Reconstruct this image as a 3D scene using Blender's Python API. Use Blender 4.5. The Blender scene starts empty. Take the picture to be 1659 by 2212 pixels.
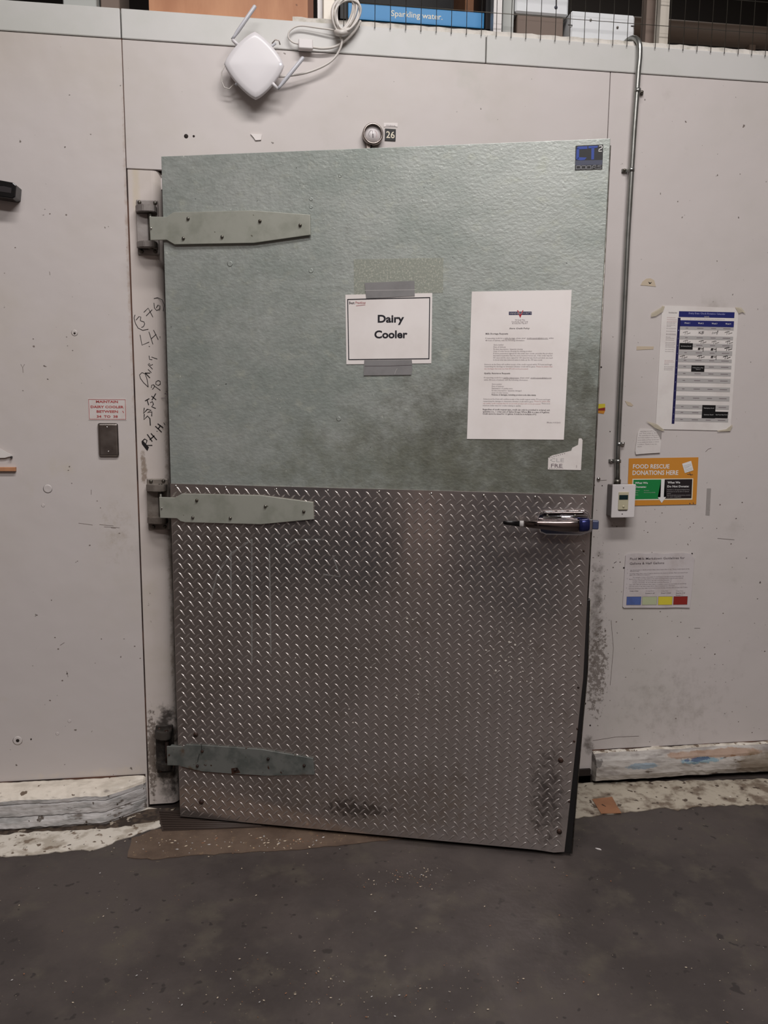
import bpy, bmesh, math, random
import numpy as np
from mathutils import Vector, Matrix
random.seed(7)
PI = math.pi
scene = bpy.context.scene
COL = scene.collection

# ------------------------------------------------------------------ camera
F, PITCH, ROLL, YAW, CZ, CD = 1722.15, 0.141596, 0.0087412, 0.137543, 1.455651, 2.761020
THETA, XL, HO = 0.2932, -0.33524, 0.10      # door swing, hinge edge, door face stand-off
IW, IH = 1659.0, 2212.0
cam_loc = np.array([0, -CD, CZ])
_f = np.array([math.sin(YAW)*math.cos(PITCH), math.cos(YAW)*math.cos(PITCH), -math.sin(PITCH)])
_r0 = np.array([math.cos(YAW), -math.sin(YAW), 0.0]); _u0 = np.cross(_r0, _f)
_r = _r0*math.cos(ROLL)+_u0*math.sin(ROLL); _u = -_r0*math.sin(ROLL)+_u0*math.cos(ROLL)
cd = bpy.data.cameras.new('camera'); cam = bpy.data.objects.new('camera', cd); COL.objects.link(cam)
cd.sensor_fit = 'VERTICAL'; cd.sensor_height = 32.0; cd.lens = F/IH*32.0
cd.clip_start = 0.02; cd.clip_end = 60
cam.matrix_world = Matrix(((_r[0], _u[0], -_f[0], cam_loc[0]), (_r[1], _u[1], -_f[1], cam_loc[1]),
                           (_r[2], _u[2], -_f[2], cam_loc[2]), (0, 0, 0, 1)))
scene.camera = cam

# ------------------------------------------------------------------ world, lamps, exposure
vs = scene.view_settings
vs.view_transform = 'Standard'; vs.look = 'None'; vs.gamma = 1.0; vs.use_curve_mapping = False
vs.exposure = 0.0
wd = bpy.data.worlds.new('world'); scene.world = wd; wd.use_nodes = True
wd.node_tree.nodes['Background'].inputs[0].default_value = (0.9, 0.95, 1.0, 1)
wd.node_tree.nodes['Background'].inputs[1].default_value = 0.02

def area_lamp(name, loc, rot, sx, sy, power, color):
    l = bpy.data.lights.new(name, 'AREA'); l.shape = 'RECTANGLE'; l.size = sx; l.size_y = sy
    l.energy = power; l.color = color
    o = bpy.data.objects.new(name, l); o.location = loc; o.rotation_euler = rot; COL.objects.link(o)
    return o
area_lamp('ceiling_lamp', (0.55, -2.0, 4.35), (0, 0, 0), 2.3, 0.30, 98, (1.0, 0.968, 0.957))
area_lamp('fill_lamp_rear', (0.2, -4.1, 4.35), (0, 0, 0), 3.4, 0.30, 128, (1.0, 0.968, 0.957))  # unseen fill added behind the camera to even out the walls
area_lamp('fill_lamp_roof', (1.6, 1.9, 4.5), (0, 0, 0), 1.2, 0.3, 14, (1.0, 0.93, 0.86))  # unseen fill added over the roof to bring out the pipe

# ------------------------------------------------------------------ frames: pixel on the photo -> point on a real plane
class Frame:
    def __init__(s, kind, loc=(0, 0, 0), rz=0.0):
        s.kind = kind; s.loc = np.array(loc, float); s.rz = rz
        c, n = math.cos(rz), math.sin(rz)
        s.R = np.array([[c, -n, 0], [n, c, 0], [0, 0, 1.0]])
    def hit(s, px, py, off=0.0):
        d = _f+_r*((px-IW/2)/F)-_u*((py-IH/2)/F)
        dl = s.R.T@d; cl = s.R.T@(cam_loc-s.loc)
        t = ((-off-cl[1])/dl[1]) if s.kind == 'v' else ((off-cl[2])/dl[2])
        return cl+t*dl
WALL = Frame('v'); DOOR = Frame('v', (XL, -HO, 0), -THETA); FLOOR = Frame('h')

# ------------------------------------------------------------------ materials
def lin(c):
    if isinstance(c, (tuple, list)) and max(c) > 1.0: c = [x/255.0 for x in c]
    return tuple([(x/12.92 if x <= 0.04045 else ((x+0.055)/1.055)**2.4) for x in c[:3]])+(1.0,)
MATS = {}
def mat(name, col, rough=0.5, metal=0.0, var=None, var2=None, specks=(), bump=None, rvar=None, stretch=None, coat=0.0, emit=None, alpha=None, dirt_shade=None, xdirt=None):
    """var=(scale, colour2, lo, hi) soft noise mix; specks=[(scale, threshold, colour)]; bump=[(scale, dist)]"""
    m = bpy.data.materials.new(name); m.use_nodes = True; MATS[name] = m
    nt = m.node_tree; N = nt.nodes; L = nt.links; b = N['Principled BSDF']
    b.inputs['Base Color'].default_value = lin(col); b.inputs['Roughness'].default_value = rough
    b.inputs['Metallic'].default_value = metal
    if coat: b.inputs['Coat Weight'].default_value = coat
    if emit:
        b.inputs['Emission Color'].default_value = lin(emit[0]); b.inputs['Emission Strength'].default_value = emit[1]
    if alpha is not None: b.inputs['Alpha'].default_value = alpha
    tc = N.new('ShaderNodeTexCoord'); src = tc.outputs['Object']
    if stretch:
        mp = N.new('ShaderNodeMapping'); mp.inputs['Scale'].default_value = stretch; L.new(src, mp.inputs[0]); vsrc = mp.outputs[0]
    else: vsrc = src
    cur = None
    def mixc(fac, a, c2):
        nonlocal cur
        mx = N.new('ShaderNodeMix'); mx.data_type = 'RGBA'; L.new(fac, mx.inputs[0])
        if cur is None: mx.inputs[6].default_value = lin(col)
        else: L.new(cur, mx.inputs[6])
        mx.inputs[7].default_value = lin(c2); cur = mx.outputs[2]
    def noise(scale, s, detail=6, rough_=0.6, seed=0.0):
        n = N.new('ShaderNodeTexNoise'); n.noise_dimensions = '4D'; n.inputs['W'].default_value = seed
        n.inputs['Scale'].default_value = scale; n.inputs['Detail'].default_value = detail; n.inputs['Roughness'].default_value = rough_
        L.new(s, n.inputs['Vector']); return n.outputs['Fac']
    def ramp(f, lo, hi):
        r = N.new('ShaderNodeMapRange'); r.inputs[1].default_value = lo; r.inputs[2].default_value = hi
        r.interpolation_type = 'SMOOTHSTEP'
        L.new(f, r.inputs[0]); return r.outputs[0]
    def mul(a, b_):
        x = N.new('ShaderNodeMath'); x.operation = 'MULTIPLY'; L.new(a, x.inputs[0])
        if isinstance(b_, float): x.inputs[1].default_value = b_
        else: L.new(b_, x.inputs[1])
        return x.outputs[0]
    k = 1.0
    for v in (var, var2):
        if v:
            k += 3.7; mixc(ramp(noise(v[0], vsrc, 7, 0.6, k), v[2], v[3]), None, v[1])
    for sc, th, c2 in specks:
        k += 2.3; mixc(ramp(noise(sc, src, 2, 0.5, k), th, th+0.03), None, c2)
    # dirt and painted shade patches: (centre x, centre z, half width, half height, noise scale, lo, hi, colour)
    for zd in (dirt_shade or []):
        k += 1.9
        sx = N.new('ShaderNodeSeparateXYZ'); L.new(src, sx.inputs[0])
        def absd(o, c0, w):
            a = N.new('ShaderNodeMath'); a.operation = 'SUBTRACT'; L.new(o, a.inputs[0]); a.inputs[1].default_value = c0
            d = N.new('ShaderNodeMath'); d.operation = 'DIVIDE'; L.new(a.outputs[0], d.inputs[0]); d.inputs[1].default_value = w
            e = N.new('ShaderNodeMath'); e.operation = 'POWER'; L.new(d.outputs[0], e.inputs[0]); e.inputs[1].default_value = 2.0
            return e.outputs[0]
        s = N.new('ShaderNodeMath'); s.operation = 'ADD'; L.new(absd(sx.outputs[0], zd[0], zd[2]), s.inputs[0]); L.new(absd(sx.outputs[2], zd[1], zd[3]), s.inputs[1])
        r = N.new('ShaderNodeMapRange'); r.inputs[1].default_value = 0.0; r.inputs[2].default_value = 1.0; r.inputs[3].default_value = 0.0; r.inputs[4].default_value = -0.5
        L.new(s.outputs[0], r.inputs[0])
        ad = N.new('ShaderNodeMath'); ad.operation = 'ADD'; L.new(noise(zd[4], src, 8, 0.7, k), ad.inputs[0]); L.new(r.outputs[0], ad.inputs[1])
        dz = 0.17 if zd[5] < 0.59 else 0.0
        mixc(mul(ramp(ad.outputs[0], zd[5]-dz, zd[6]-dz), zd[8] if len(zd) > 8 else 0.6), None, zd[7])
    if cur is not None: L.new(cur, b.inputs['Base Color'])
    if rvar:
        r = N.new('ShaderNodeMapRange'); r.inputs[1].default_value = 0.35; r.inputs[2].default_value = 0.65
        r.inputs[3].default_value = rvar[1]; r.inputs[4].default_value = rvar[2]
        L.new(noise(rvar[0], vsrc, 5, 0.6, 9.1), r.inputs[0]); L.new(r.outputs[0], b.inputs['Roughness'])
    if bump:
        prev = None
        for i, (sc, dist) in enumerate(bump):
            bp = N.new('ShaderNodeBump'); bp.inputs['Strength'].default_value = 1.0; bp.inputs['Distance'].default_value = dist
            L.new(noise(sc, vsrc if stretch else src, 3, 0.55, 20+i), bp.inputs['Height'])
            if prev: L.new(prev, bp.inputs['Normal'])
            prev = bp.outputs[0]
        L.new(prev, b.inputs['Normal'])
    return m

WHITE = (206, 198, 195)
SP = [(55, 0.74, (120, 110, 104)), (23, 0.775, (105, 96, 90))]
M = {}
M['wall'] = mat('painted_wall_panel', WHITE, 0.42, 0, var=(1.6, (196, 188, 180), 0.4, 0.75), var2=(5, (190, 186, 178), 0.58, 0.8),
    specks=SP, bump=[(2.2, 0.006), (9, 0.0008)])
M['wall_l'] = mat('painted_wall_panel_left', WHITE, 0.42, 0, var=(1.6, (198, 189, 180), 0.4, 0.75), var2=(4, (200, 190, 170), 0.6, 0.8),
    specks=SP+[(38, 0.75, (95, 86, 80))], bump=[(2.6, 0.007), (12, 0.001)],
    dirt_shade=[(-0.462, 1.9, 0.012, 1.1, 30, 0.5, 0.8, (160, 136, 118), 0.6), (-0.6, 0.13, 0.5, 0.05, 14, 0.5, 0.7, (216, 204, 190), 0.5), (-0.53, 1.0, 0.12, 0.25, 34, 0.55, 0.9, (165, 152, 134), 0.5), (-0.85, 0.75, 0.4, 0.5, 40, 0.67, 0.72, (110, 100, 94), 0.6)])
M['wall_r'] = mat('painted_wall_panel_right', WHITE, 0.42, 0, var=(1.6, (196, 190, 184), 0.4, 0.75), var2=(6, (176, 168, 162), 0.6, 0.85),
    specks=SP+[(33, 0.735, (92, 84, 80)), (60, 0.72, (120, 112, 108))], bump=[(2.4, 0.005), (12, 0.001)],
    dirt_shade=[(1.185, 0.66, 0.05, 0.42, 34, 0.45, 0.85, (84, 74, 66), 0.8), (1.20, 0.45, 0.09, 0.4, 60, 0.58, 0.66, (92, 80, 70), 0.7), (1.18, 1.2, 0.09, 0.45, 70, 0.62, 0.67, (70, 60, 56), 0.8),  # broad patches darken the low wall beside the door; fine ones are smudges
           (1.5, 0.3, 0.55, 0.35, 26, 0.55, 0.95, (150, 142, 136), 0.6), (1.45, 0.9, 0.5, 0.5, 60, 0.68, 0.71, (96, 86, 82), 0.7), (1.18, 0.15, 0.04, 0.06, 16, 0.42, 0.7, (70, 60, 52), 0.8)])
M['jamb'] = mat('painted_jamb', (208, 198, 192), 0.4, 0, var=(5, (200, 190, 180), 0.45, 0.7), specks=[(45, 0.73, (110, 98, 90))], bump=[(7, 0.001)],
    dirt_shade=[(-0.43, 0.75, 0.025, 0.5, 75, 0.6, 0.66, (84, 68, 56), 0.8), (-0.385, 0.2, 0.075, 0.26, 24, 0.36, 0.62, (44, 38, 34), 0.92), (-0.44, 0.2, 0.03, 0.3, 60, 0.5, 0.62, (90, 78, 68), 0.8),
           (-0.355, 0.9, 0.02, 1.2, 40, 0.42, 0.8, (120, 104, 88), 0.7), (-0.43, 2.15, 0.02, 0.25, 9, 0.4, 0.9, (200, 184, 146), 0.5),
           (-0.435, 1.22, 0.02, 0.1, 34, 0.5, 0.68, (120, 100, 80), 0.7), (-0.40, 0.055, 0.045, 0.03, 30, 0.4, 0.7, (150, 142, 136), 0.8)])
M['cap'] = mat('white_cap_flashing', (205, 203, 200), 0.35, 0, var=(3, (196, 196, 190), 0.4, 0.7), specks=[(40, 0.77, (150, 145, 138))], bump=[(4, 0.002)])
M['strip'] = mat('glossy_white_flashing', (214, 208, 200), 0.22, 0, var=(14, (176, 172, 160), 0.5, 0.65), bump=[(18, 0.006)])
M['gap'] = mat('dark_joint', (34, 24, 20), 0.8)
M['rust_joint'] = mat('rusty_joint', (92, 62, 48), 0.8, 0, var=(5, (40, 26, 22), 0.42, 0.55))
M['galv'] = mat('galvanised_steel', (172, 176, 171), 0.45, 0.35, var=(3.5, (150, 157, 151), 0.35, 0.7), var2=(22, (172, 176, 166), 0.52, 0.75),
    specks=[(75, 0.735, (205, 208, 200)), (90, 0.73, (100, 104, 100))], bump=[(84, 0.0011), (7, 0.0012)], stretch=(1, 1, 1.45), rvar=(40, 0.36, 0.6),
    dirt_shade=[(1.25, 1.26, 0.8, 0.5, 14, 0.22, 0.75, (92, 92, 80), 0.85), (0.7, 1.25, 0.8, 0.25, 16, 0.4, 0.85, (124, 126, 112), 0.7), (0.65, 1.6, 0.8, 0.6, 60, 0.6, 0.66, (186, 192, 184), 0.5), (0.22, 2.02, 0.5, 0.22, 100, 0.60, 0.64, (222, 226, 218), 0.9), (0.75, 2.1, 1.6, 0.35, 90, 0.61, 0.65, (222, 226, 218), 0.8)])  # dark patches paint lower-right shade and reflection into the colour; pale ones are speckle
M['spangle'] = mat('lighter_residue_patch', (176, 180, 168), 0.5, 0.2, var=(190, (214, 214, 200), 0.5, 0.62), bump=[(90, 0.0008)], alpha=0.5)
M['plate'] = mat('diamond_plate_steel', (206, 196, 192), 0.3, 0.89, var=(3.5, (192, 182, 176), 0.4, 0.72), var2=(11, (164, 150, 138), 0.55, 0.85),
    bump=[(3.0, 0.0015), (45, 0.0001)], rvar=(5, 0.13, 0.24),
    dirt_shade=[(0.65, 0.13, 0.8, 0.25, 26, 0.42, 0.8, (168, 150, 136), 0.6), (0.12, 0.35, 0.12, 0.08, 90, 0.6, 0.66, (40, 34, 30), 0.8), (0.25, 0.85, 0.22, 0.22, 22, 0.5, 0.9, (190, 194, 194), 0.4),  # broad patch turns the plate browner along the bottom
           (1.08, 0.75, 0.14, 0.16, 95, 0.67, 0.70, (206, 202, 194), 0.8), (0.45, 0.6, 0.5, 0.2, 95, 0.71, 0.74, (206, 202, 194), 0.7), (1.24, 0.2, 0.1, 0.3, 40, 0.45, 0.75, (70, 60, 54), 0.7), (0.62, 0.1, 0.2, 0.06, 60, 0.5, 0.65, (60, 50, 44), 0.6)])
M['lug'] = mat('raised_lug_steel', (192, 184, 180), 0.4, 0.9, rvar=(30, 0.34, 0.48))
M['strap'] = mat('zinc_strap', (176, 177, 166), 0.42, 0.35, var=(14, (158, 160, 148), 0.45, 0.7), specks=[(40, 0.72, (110, 108, 96))], bump=[(30, 0.0004)])
M['strap_dirty'] = mat('weathered_strap', (126, 128, 124), 0.5, 0.4, var=(16, (102, 106, 102), 0.42, 0.6), var2=(11, (104, 84, 66), 0.58, 0.7), specks=[(50, 0.68, (70, 46, 34))], bump=[(30, 0.0006)])
M['bolt'] = mat('dull_bolt', (120, 117, 110), 0.4, 0.85, var=(40, (92, 86, 78), 0.4, 0.6))
M['rust'] = mat('rusty_bolt', (72, 48, 38), 0.6, 0.4, var=(60, (44, 32, 28), 0.4, 0.6))
M['screw'] = mat('bright_screw', (200, 198, 194), 0.2, 1.0)
M['bracket'] = mat('cast_bracket', (156, 150, 146), 0.45, 0.35, var=(14, (136, 128, 124), 0.4, 0.65), bump=[(40, 0.0005)])
M['bracket_mid'] = mat('cast_bracket_brown', (138, 130, 122), 0.45, 0.35, var=(16, (108, 98, 90), 0.4, 0.65), bump=[(40, 0.0006)])
M['bracket_dirty'] = mat('grimy_bracket', (74, 68, 63), 0.6, 0.4, var=(22, (40, 36, 34), 0.4, 0.6), var2=(12, (124, 90, 78), 0.6, 0.7), bump=[(30, 0.001)])
M['edge'] = mat('black_gasket', (22, 20, 20), 0.5)
M['chrome'] = mat('chrome', (212, 212, 216), 0.09, 1.0)
M['dchrome'] = mat('dark_chrome', (120, 110, 108), 0.14, 1.0)
M['black'] = mat('black_plastic', (14, 13, 14), 0.25)
M['blue_pl'] = mat('blue_film', (44, 48, 96), 0.18, 0.6)
M['bluegrey'] = mat('bluegrey_plastic', (62, 68, 96), 0.35)
M['paper'] = mat('white_paper', (236, 229, 226), 0.7, 0, var=(6, (228, 220, 216), 0.4, 0.7))
M['paper_o'] = mat('aged_paper', (226, 220, 216), 0.65, 0, var=(8, (214, 206, 202), 0.4, 0.7))
M['label_clear'] = mat('translucent_label', (214, 206, 202), 0.4, 0, var=(14, (206, 192, 186), 0.5, 0.7))
M['paper_d'] = mat('dirty_laminate', (204, 196, 196), 0.45, 0, var=(12, (190, 180, 178), 0.45, 0.7))
M['ink'] = mat('black_ink', (16, 14, 26), 0.6)
M['ink2'] = mat('grey_ink', (120, 108, 112), 0.6)
M['ink3'] = mat('dark_grey_ink', (78, 68, 72), 0.6)
M['inkred'] = mat('faded_red_ink', (186, 138, 138), 0.6)
M['red'] = mat('red_print', (172, 66, 66), 0.6, 0, var=(30, (188, 100, 92), 0.5, 0.7))
M['navy'] = mat('navy_print', (30, 36, 104), 0.5)
M['navyl'] = mat('dark_navy_print', (26, 24, 74), 0.5)
M['wht'] = mat('white_print', (226, 224, 222), 0.6)
M['lav'] = mat('lavender_print', (150, 152, 196), 0.6)
M['gry'] = mat('grey_print', (176, 172, 170), 0.6)
M['blk'] = mat('black_print', (12, 10, 12), 0.5)
M['marker'] = mat('black_marker', (22, 18, 20), 0.5)
M['orange'] = mat('orange_print', (206, 138, 52), 0.45)
M['green'] = mat('green_print', (28, 128, 66), 0.45)
M['charc'] = mat('charcoal_print', (38, 32, 34), 0.45)
M['cream'] = mat('cream_print', (232, 222, 200), 0.5)
M['sblue'] = mat('blue_swatch', (84, 104, 164), 0.5, 0, var=(30, (76, 92, 144), 0.45, 0.7))
M['sgrn'] = mat('pale_green_swatch', (182, 188, 152), 0.5)
M['syel'] = mat('yellow_swatch', (214, 198, 62), 0.5)
M['sred'] = mat('red_swatch', (142, 42, 36), 0.5)
M['redprint'] = mat('crimson_print', (176, 30, 44), 0.5)
M['tape'] = mat('grey_tape', (138, 136, 136), 0.32, 0, var=(20, (128, 126, 126), 0.4, 0.7))
M['scuff'] = mat('grey_scuff', (124, 112, 106), 0.6)
M['scuff2'] = mat('dark_scuff', (92, 80, 74), 0.6)
M['spot'] = mat('dried_white_spot', (214, 208, 198), 0.6)
M['smear'] = mat('pale_smear', (190, 192, 190), 0.5, alpha=0.22)
M['tape_cl'] = mat('yellowed_tape', (212, 202, 180), 0.45, alpha=0.5)
M['tape_gr'] = mat('greyish_tape', (176, 170, 166), 0.4, alpha=0.35)
M['tape_tan'] = mat('tan_tape', (196, 180, 158), 0.6)
M['stick_bg'] = mat('sticker_black', (34, 34, 36), 0.35)
M['stick_bl'] = mat('sticker_blue', (44, 70, 150), 0.35)
M['stick_gr'] = mat('sticker_grey', (138, 138, 142), 0.35)
M['stick_md'] = mat('sticker_slate', (70, 74, 92), 0.35)
M['stain'] = mat('stainless_cover', (150, 142, 136), 0.3, 1.0, rvar=(20, 0.25, 0.4))
M['white_pl'] = mat('white_plastic', (226, 220, 219), 0.35)
M['router'] = mat('router_plastic', (222, 218, 220), 0.3)
M['router_d'] = mat('antenna_plastic', (196, 196, 202), 0.35)
M['cable'] = mat('white_cable', (214, 208, 202), 0.4)
M['boxgrey'] = mat('grey_box_side', (96, 90, 88), 0.45)
M['lcd'] = mat('dark_green_lcd', (24, 46, 48), 0.2)
M['beige'] = mat('beige_plastic', (196, 188, 160), 0.4)
M['conduit'] = mat('galvanised_conduit', (160, 160, 156), 0.32, 0.85, var=(16, (138, 138, 132), 0.4, 0.7))
M['dial'] = mat('dial_face', (216, 210, 210), 0.35)
M['bezel'] = mat('brushed_bezel', (160, 150, 144), 0.3, 0.9)
M['mesh'] = mat('wire_mesh', (96, 92, 84), 0.45, 0.7)
M['post'] = mat('grey_post', (172, 168, 166), 0.4, 0.4)
M['post_l'] = mat('light_post', (200, 192, 180), 0.4, 0.2)
M['ply'] = mat('plywood', (196, 142, 104), 0.6, 0, var=(7, (172, 116, 80), 0.4, 0.7), specks=[(18, 0.7, (120, 74, 48))], stretch=(1, 1, 0.25))
M['ply_e'] = mat('plywood_edge', (116, 74, 52), 0.7)
M['bluebox'] = mat('blue_carton', (0, 128, 190), 0.4)
M['darkbox'] = mat('black_shelf', (20, 18, 20), 0.6)
M['cardb'] = mat('cardboard', (150, 104, 74), 0.75, 0, var=(9, (130, 90, 64), 0.4, 0.7))
M['foam'] = mat('white_foam', (226, 228, 230), 0.6)
M['foam_s'] = mat('brown_grey_box_side', (120, 104, 94), 0.7)
M['greybox'] = mat('grey_carton', (176, 178, 174), 0.6)
M['dark'] = mat('dark_ceiling', (58, 54, 52), 0.9)
M['beam'] = mat('dusty_beam', (86, 70, 58), 0.7)
M['inside'] = mat('cooler_interior', (48, 44, 42), 0.8)
M['floor'] = mat('worn_concrete', (72, 64, 61), 0.55, 0, var=(2.6, (58, 51, 49), 0.42, 0.62), var2=(8, (79, 72, 64), 0.48, 0.72),
    specks=[(26, 0.66, (48, 42, 40)), (70, 0.69, (104, 95, 80)), (120, 0.72, (150, 136, 110))], bump=[(9, 0.003), (55, 0.0006)], rvar=(3, 0.42, 0.62))
M['threshold'] = mat('brown_worn_threshold', (100, 83, 70), 0.6, 0, var=(8, (82, 66, 55), 0.4, 0.65), var2=(30, (118, 98, 78), 0.58, 0.7), specks=[(70, 0.7, (190, 168, 132)), (110, 0.70, (176, 150, 116))], bump=[(40, 0.002)])
M['mat'] = mat('ribbed_mat', (62, 50, 44), 0.6)
M['grime'] = mat('crevice_dirt', (84, 70, 58), 0.8, 0, var=(30, (52, 42, 36), 0.42, 0.58), specks=[(40, 0.64, (170, 158, 142))], bump=[(60, 0.003)])
M['whitep'] = mat('chipped_white_paint', (216, 208, 196), 0.5, 0, var=(13, (180, 170, 156), 0.47, 0.6), var2=(20, (128, 112, 96), 0.57, 0.62), specks=[(36, 0.64, (112, 96, 82)), (60, 0.68, (80, 68, 60))], bump=[(25, 0.003)])
M['whitep_r'] = mat('dirty_white_paint', (178, 168, 152), 0.55, 0, var=(14, (116, 102, 88), 0.46, 0.62), specks=[(34, 0.62, (84, 72, 62)), (20, 0.7, (206, 200, 190))], bump=[(30, 0.003)])
M['curb_top'] = mat('cream_curb_top', (226, 216, 202), 0.5, 0, var=(16, (200, 190, 176), 0.48, 0.66), var2=(24, (150, 140, 130), 0.6, 0.7), specks=[(40, 0.68, (110, 94, 80))], bump=[(22, 0.008)], stretch=(0.5, 1, 1))
M['curb'] = mat('grey_curb_face', (186, 182, 180), 0.5, 0, var=(20, (158, 156, 154), 0.45, 0.6), var2=(26, (110, 102, 96), 0.58, 0.64), specks=[(44, 0.66, (84, 74, 66))], bump=[(26, 0.008)], stretch=(0.45, 1, 1.8))
M['curb_r'] = mat('paint_smeared_baseboard', (186, 180, 174), 0.5, 0, var=(14, (132, 124, 120), 0.44, 0.64), var2=(30, (96, 84, 76), 0.6, 0.66), bump=[(16, 0.005)], stretch=(0.4, 1, 1.8),
    dirt_shade=[(1.66, 0.105, 0.32, 0.02, 12, 0.42, 0.55, (150, 106, 70)), (1.9, 0.06, 0.3, 0.07, 10, 0.42, 0.6, (116, 98, 72)), (1.38, 0.075, 0.12, 0.02, 26, 0.45, 0.55, (104, 138, 160)),
           (1.62, 0.085, 0.13, 0.022, 30, 0.48, 0.56, (90, 146, 168)), (1.6, 0.09, 0.11, 0.016, 34, 0.56, 0.6, (36, 56, 110)), (1.2, 0.095, 0.05, 0.03, 22, 0.5, 0.56, (38, 30, 26))])
M['rear'] = mat('rear_wall_paint', (150, 136, 130), 0.6)
M['reflnavy'] = mat('reflection_navy', (26, 30, 50), 0.5)
M['bin'] = mat('reflection_beige', (196, 178, 168), 0.5)

# ------------------------------------------------------------------ mesh builder
class MB:
    def __init__(s): s.v = []; s.f = []; s.sm = []; s.mi = []; s.mats = []
    def _m(s, m):
        m = M[m] if isinstance(m, str) else m
        if m not in s.mats: s.mats.append(m)
        return s.mats.index(m)
    def add(s, vs_, fs, m, smooth=False):
        b = len(s.v); k = s._m(m); s.v += [tuple(map(float, q)) for q in vs_]
        for f in fs: s.f.append([b+i for i in f]); s.sm.append(smooth); s.mi.append(k)
    def bm(s, b, m, smooth=False):
        b.verts.index_update()
        s.add([v.co[:] for v in b.verts], [[v.index for v in f.verts] for f in b.faces], m, smooth); b.free()
    def box(s, x0, x1, y0, y1, z0, z1, m, bev=0.0, seg=2):
        b = bmesh.new(); r = bmesh.ops.create_cube(b, size=1.0)
        for v in b.verts:
            v.co = Vector(((x0+x1)/2+v.co.x*(x1-x0), (y0+y1)/2+v.co.y*(y1-y0), (z0+z1)/2+v.co.z*(z1-z0)))
        if bev: bmesh.ops.bevel(b, geom=b.edges[:], offset=bev, segments=seg, affect='EDGES', profile=0.5)
        s.bm(b, m, False)
    def prism(s, pts, y0, y1, m, bev=0.0, seg=2, axis='y'):
        """pts polygon in (x,z) pushed from y0 (front) to y1 (back); axis='z': polygon in (x,y) from z0 to z1"""
        b = bmesh.new(); n = len(pts)
        def co(p, t): return (p[0], t, p[1]) if axis == 'y' else (p[0], p[1], t)
        a = [b.verts.new(co(p, y0)) for p in pts]; c = [b.verts.new(co(p, y1)) for p in pts]
        f0 = b.faces.new(a); b.faces.new(c[::-1])
        for i in range(n): b.faces.new((a[i], c[i], c[(i+1) % n], a[(i+1) % n]))
        bmesh.ops.recalc_face_normals(b, faces=b.faces[:])
        if bev: bmesh.ops.bevel(b, geom=[e for e in f0.edges], offset=bev, segments=seg, affect='EDGES', profile=0.5)
        s.bm(b, m, False)
    def tube(s, pts, r, m, n=10, closed=False, caps=True):
        P = [np.array(p, float) for p in pts]; k = len(P); vs_ = []; fs = []
        up = None; rr = r if isinstance(r, (list, tuple)) else [r]*k
        for i in range(k):
            if closed: t = P[(i+1) % k]-P[i-1]
            else: t = P[min(i+1, k-1)]-P[max(i-1, 0)]
            t = t/(np.linalg.norm(t)+1e-12)
            if up is None:
                up = np.array([0, 0, 1.0]) if abs(t[2]) < 0.9 else np.array([1.0, 0, 0])
            a = up-t*(up@t); a = a/(np.linalg.norm(a)+1e-12); up = a; c = np.cross(t, a)
            for j in range(n):
                q = 2*PI*j/n; vs_.append(P[i]+rr[i]*(a*math.cos(q)+c*math.sin(q)))
        for i in range(k if closed else k-1):
            i2 = (i+1) % k
            for j in range(n): fs.append((i*n+j, i*n+(j+1) % n, i2*n+(j+1) % n, i2*n+j))
        if not closed and caps: fs += [tuple(range(n))[::-1], tuple((k-1)*n+j for j in range(n))]
        s.add(vs_, fs, m, True)
    def lathe(s, c, prof, m, ax='y', n=20, smooth=True):
        """prof = [(radius, distance along -y (towards viewer))]"""
        vs_ = []; fs = []; k = len(prof)
        for r, h in prof:
            for j in range(n):
                q = 2*PI*j/n; a, b_ = r*math.cos(q), r*math.sin(q)
                vs_.append((c[0]+a, c[1]-h, c[2]+b_) if ax == 'y' else (c[0]+a, c[1]+b_, c[2]+h))
        for i in range(k-1):
            for j in range(n): fs.append((i*n+j, i*n+(j+1) % n, (i+1)*n+(j+1) % n, (i+1)*n+j))
        fs.append(tuple((k-1)*n+j for j in range(n))); fs.append(tuple(range(n))[::-1])
        s.add(vs_, fs, m, smooth)
    def bolt(s, c, r, h, m, hexa=False):
        if hexa: s.lathe(c, [(r*1.3, 0), (r*1.3, h*0.2), (r, h*0.2), (r, h*0.9), (r*0.8, h)], m, n=6, smooth=False)
        else: s.lathe(c, [(r, 0), (r, h*0.35), (r*0.85, h*0.75), (r*0.45, h)], m, n=12)
    def stroke(s, pts, w, y, m):
        """flat ribbon in the x,z plane at depth y"""
        P = [np.array(p[:2], float) for p in pts]; k = len(P); vs_ = []; fs = []
        if k == 1: P = [P[0]-np.array([w*0.5, 0]), P[0]+np.array([w*0.5, 0])]; k = 2
        for i in range(k):
            t = P[min(i+1, k-1)]-P[max(i-1, 0)]; t = t/(np.linalg.norm(t)+1e-9); nn = np.array([-t[1], t[0]])*w/2
            e = t*w*0.3*(1 if i == k-1 else (-1 if i == 0 else 0))
            a = P[i]+e+nn; b_ = P[i]+e-nn; vs_ += [(a[0], y, a[1]), (b_[0], y, b_[1])]
        for i in range(k-1): fs.append((2*i, 2*i+1, 2*i+3, 2*i+2))
        s.add(vs_, fs, m)
    def flat(s, pts, y, m):
        s.add([(p[0], y, p[1]) for p in pts], [tuple(range(len(pts)))], m)
    def flatx(s, pts, y, m):   # concave outline
        b = bmesh.new(); vv = [b.verts.new((p[0], y, p[1])) for p in pts]; f = b.faces.new(vv)
        bmesh.ops.triangulate(b, faces=[f]); s.bm(b, m)
    def ring(s, pts, w, y, m):
        n = len(pts)
        for i in range(n): s.stroke([pts[i], pts[(i+1) % n]], w, y, m)
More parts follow.
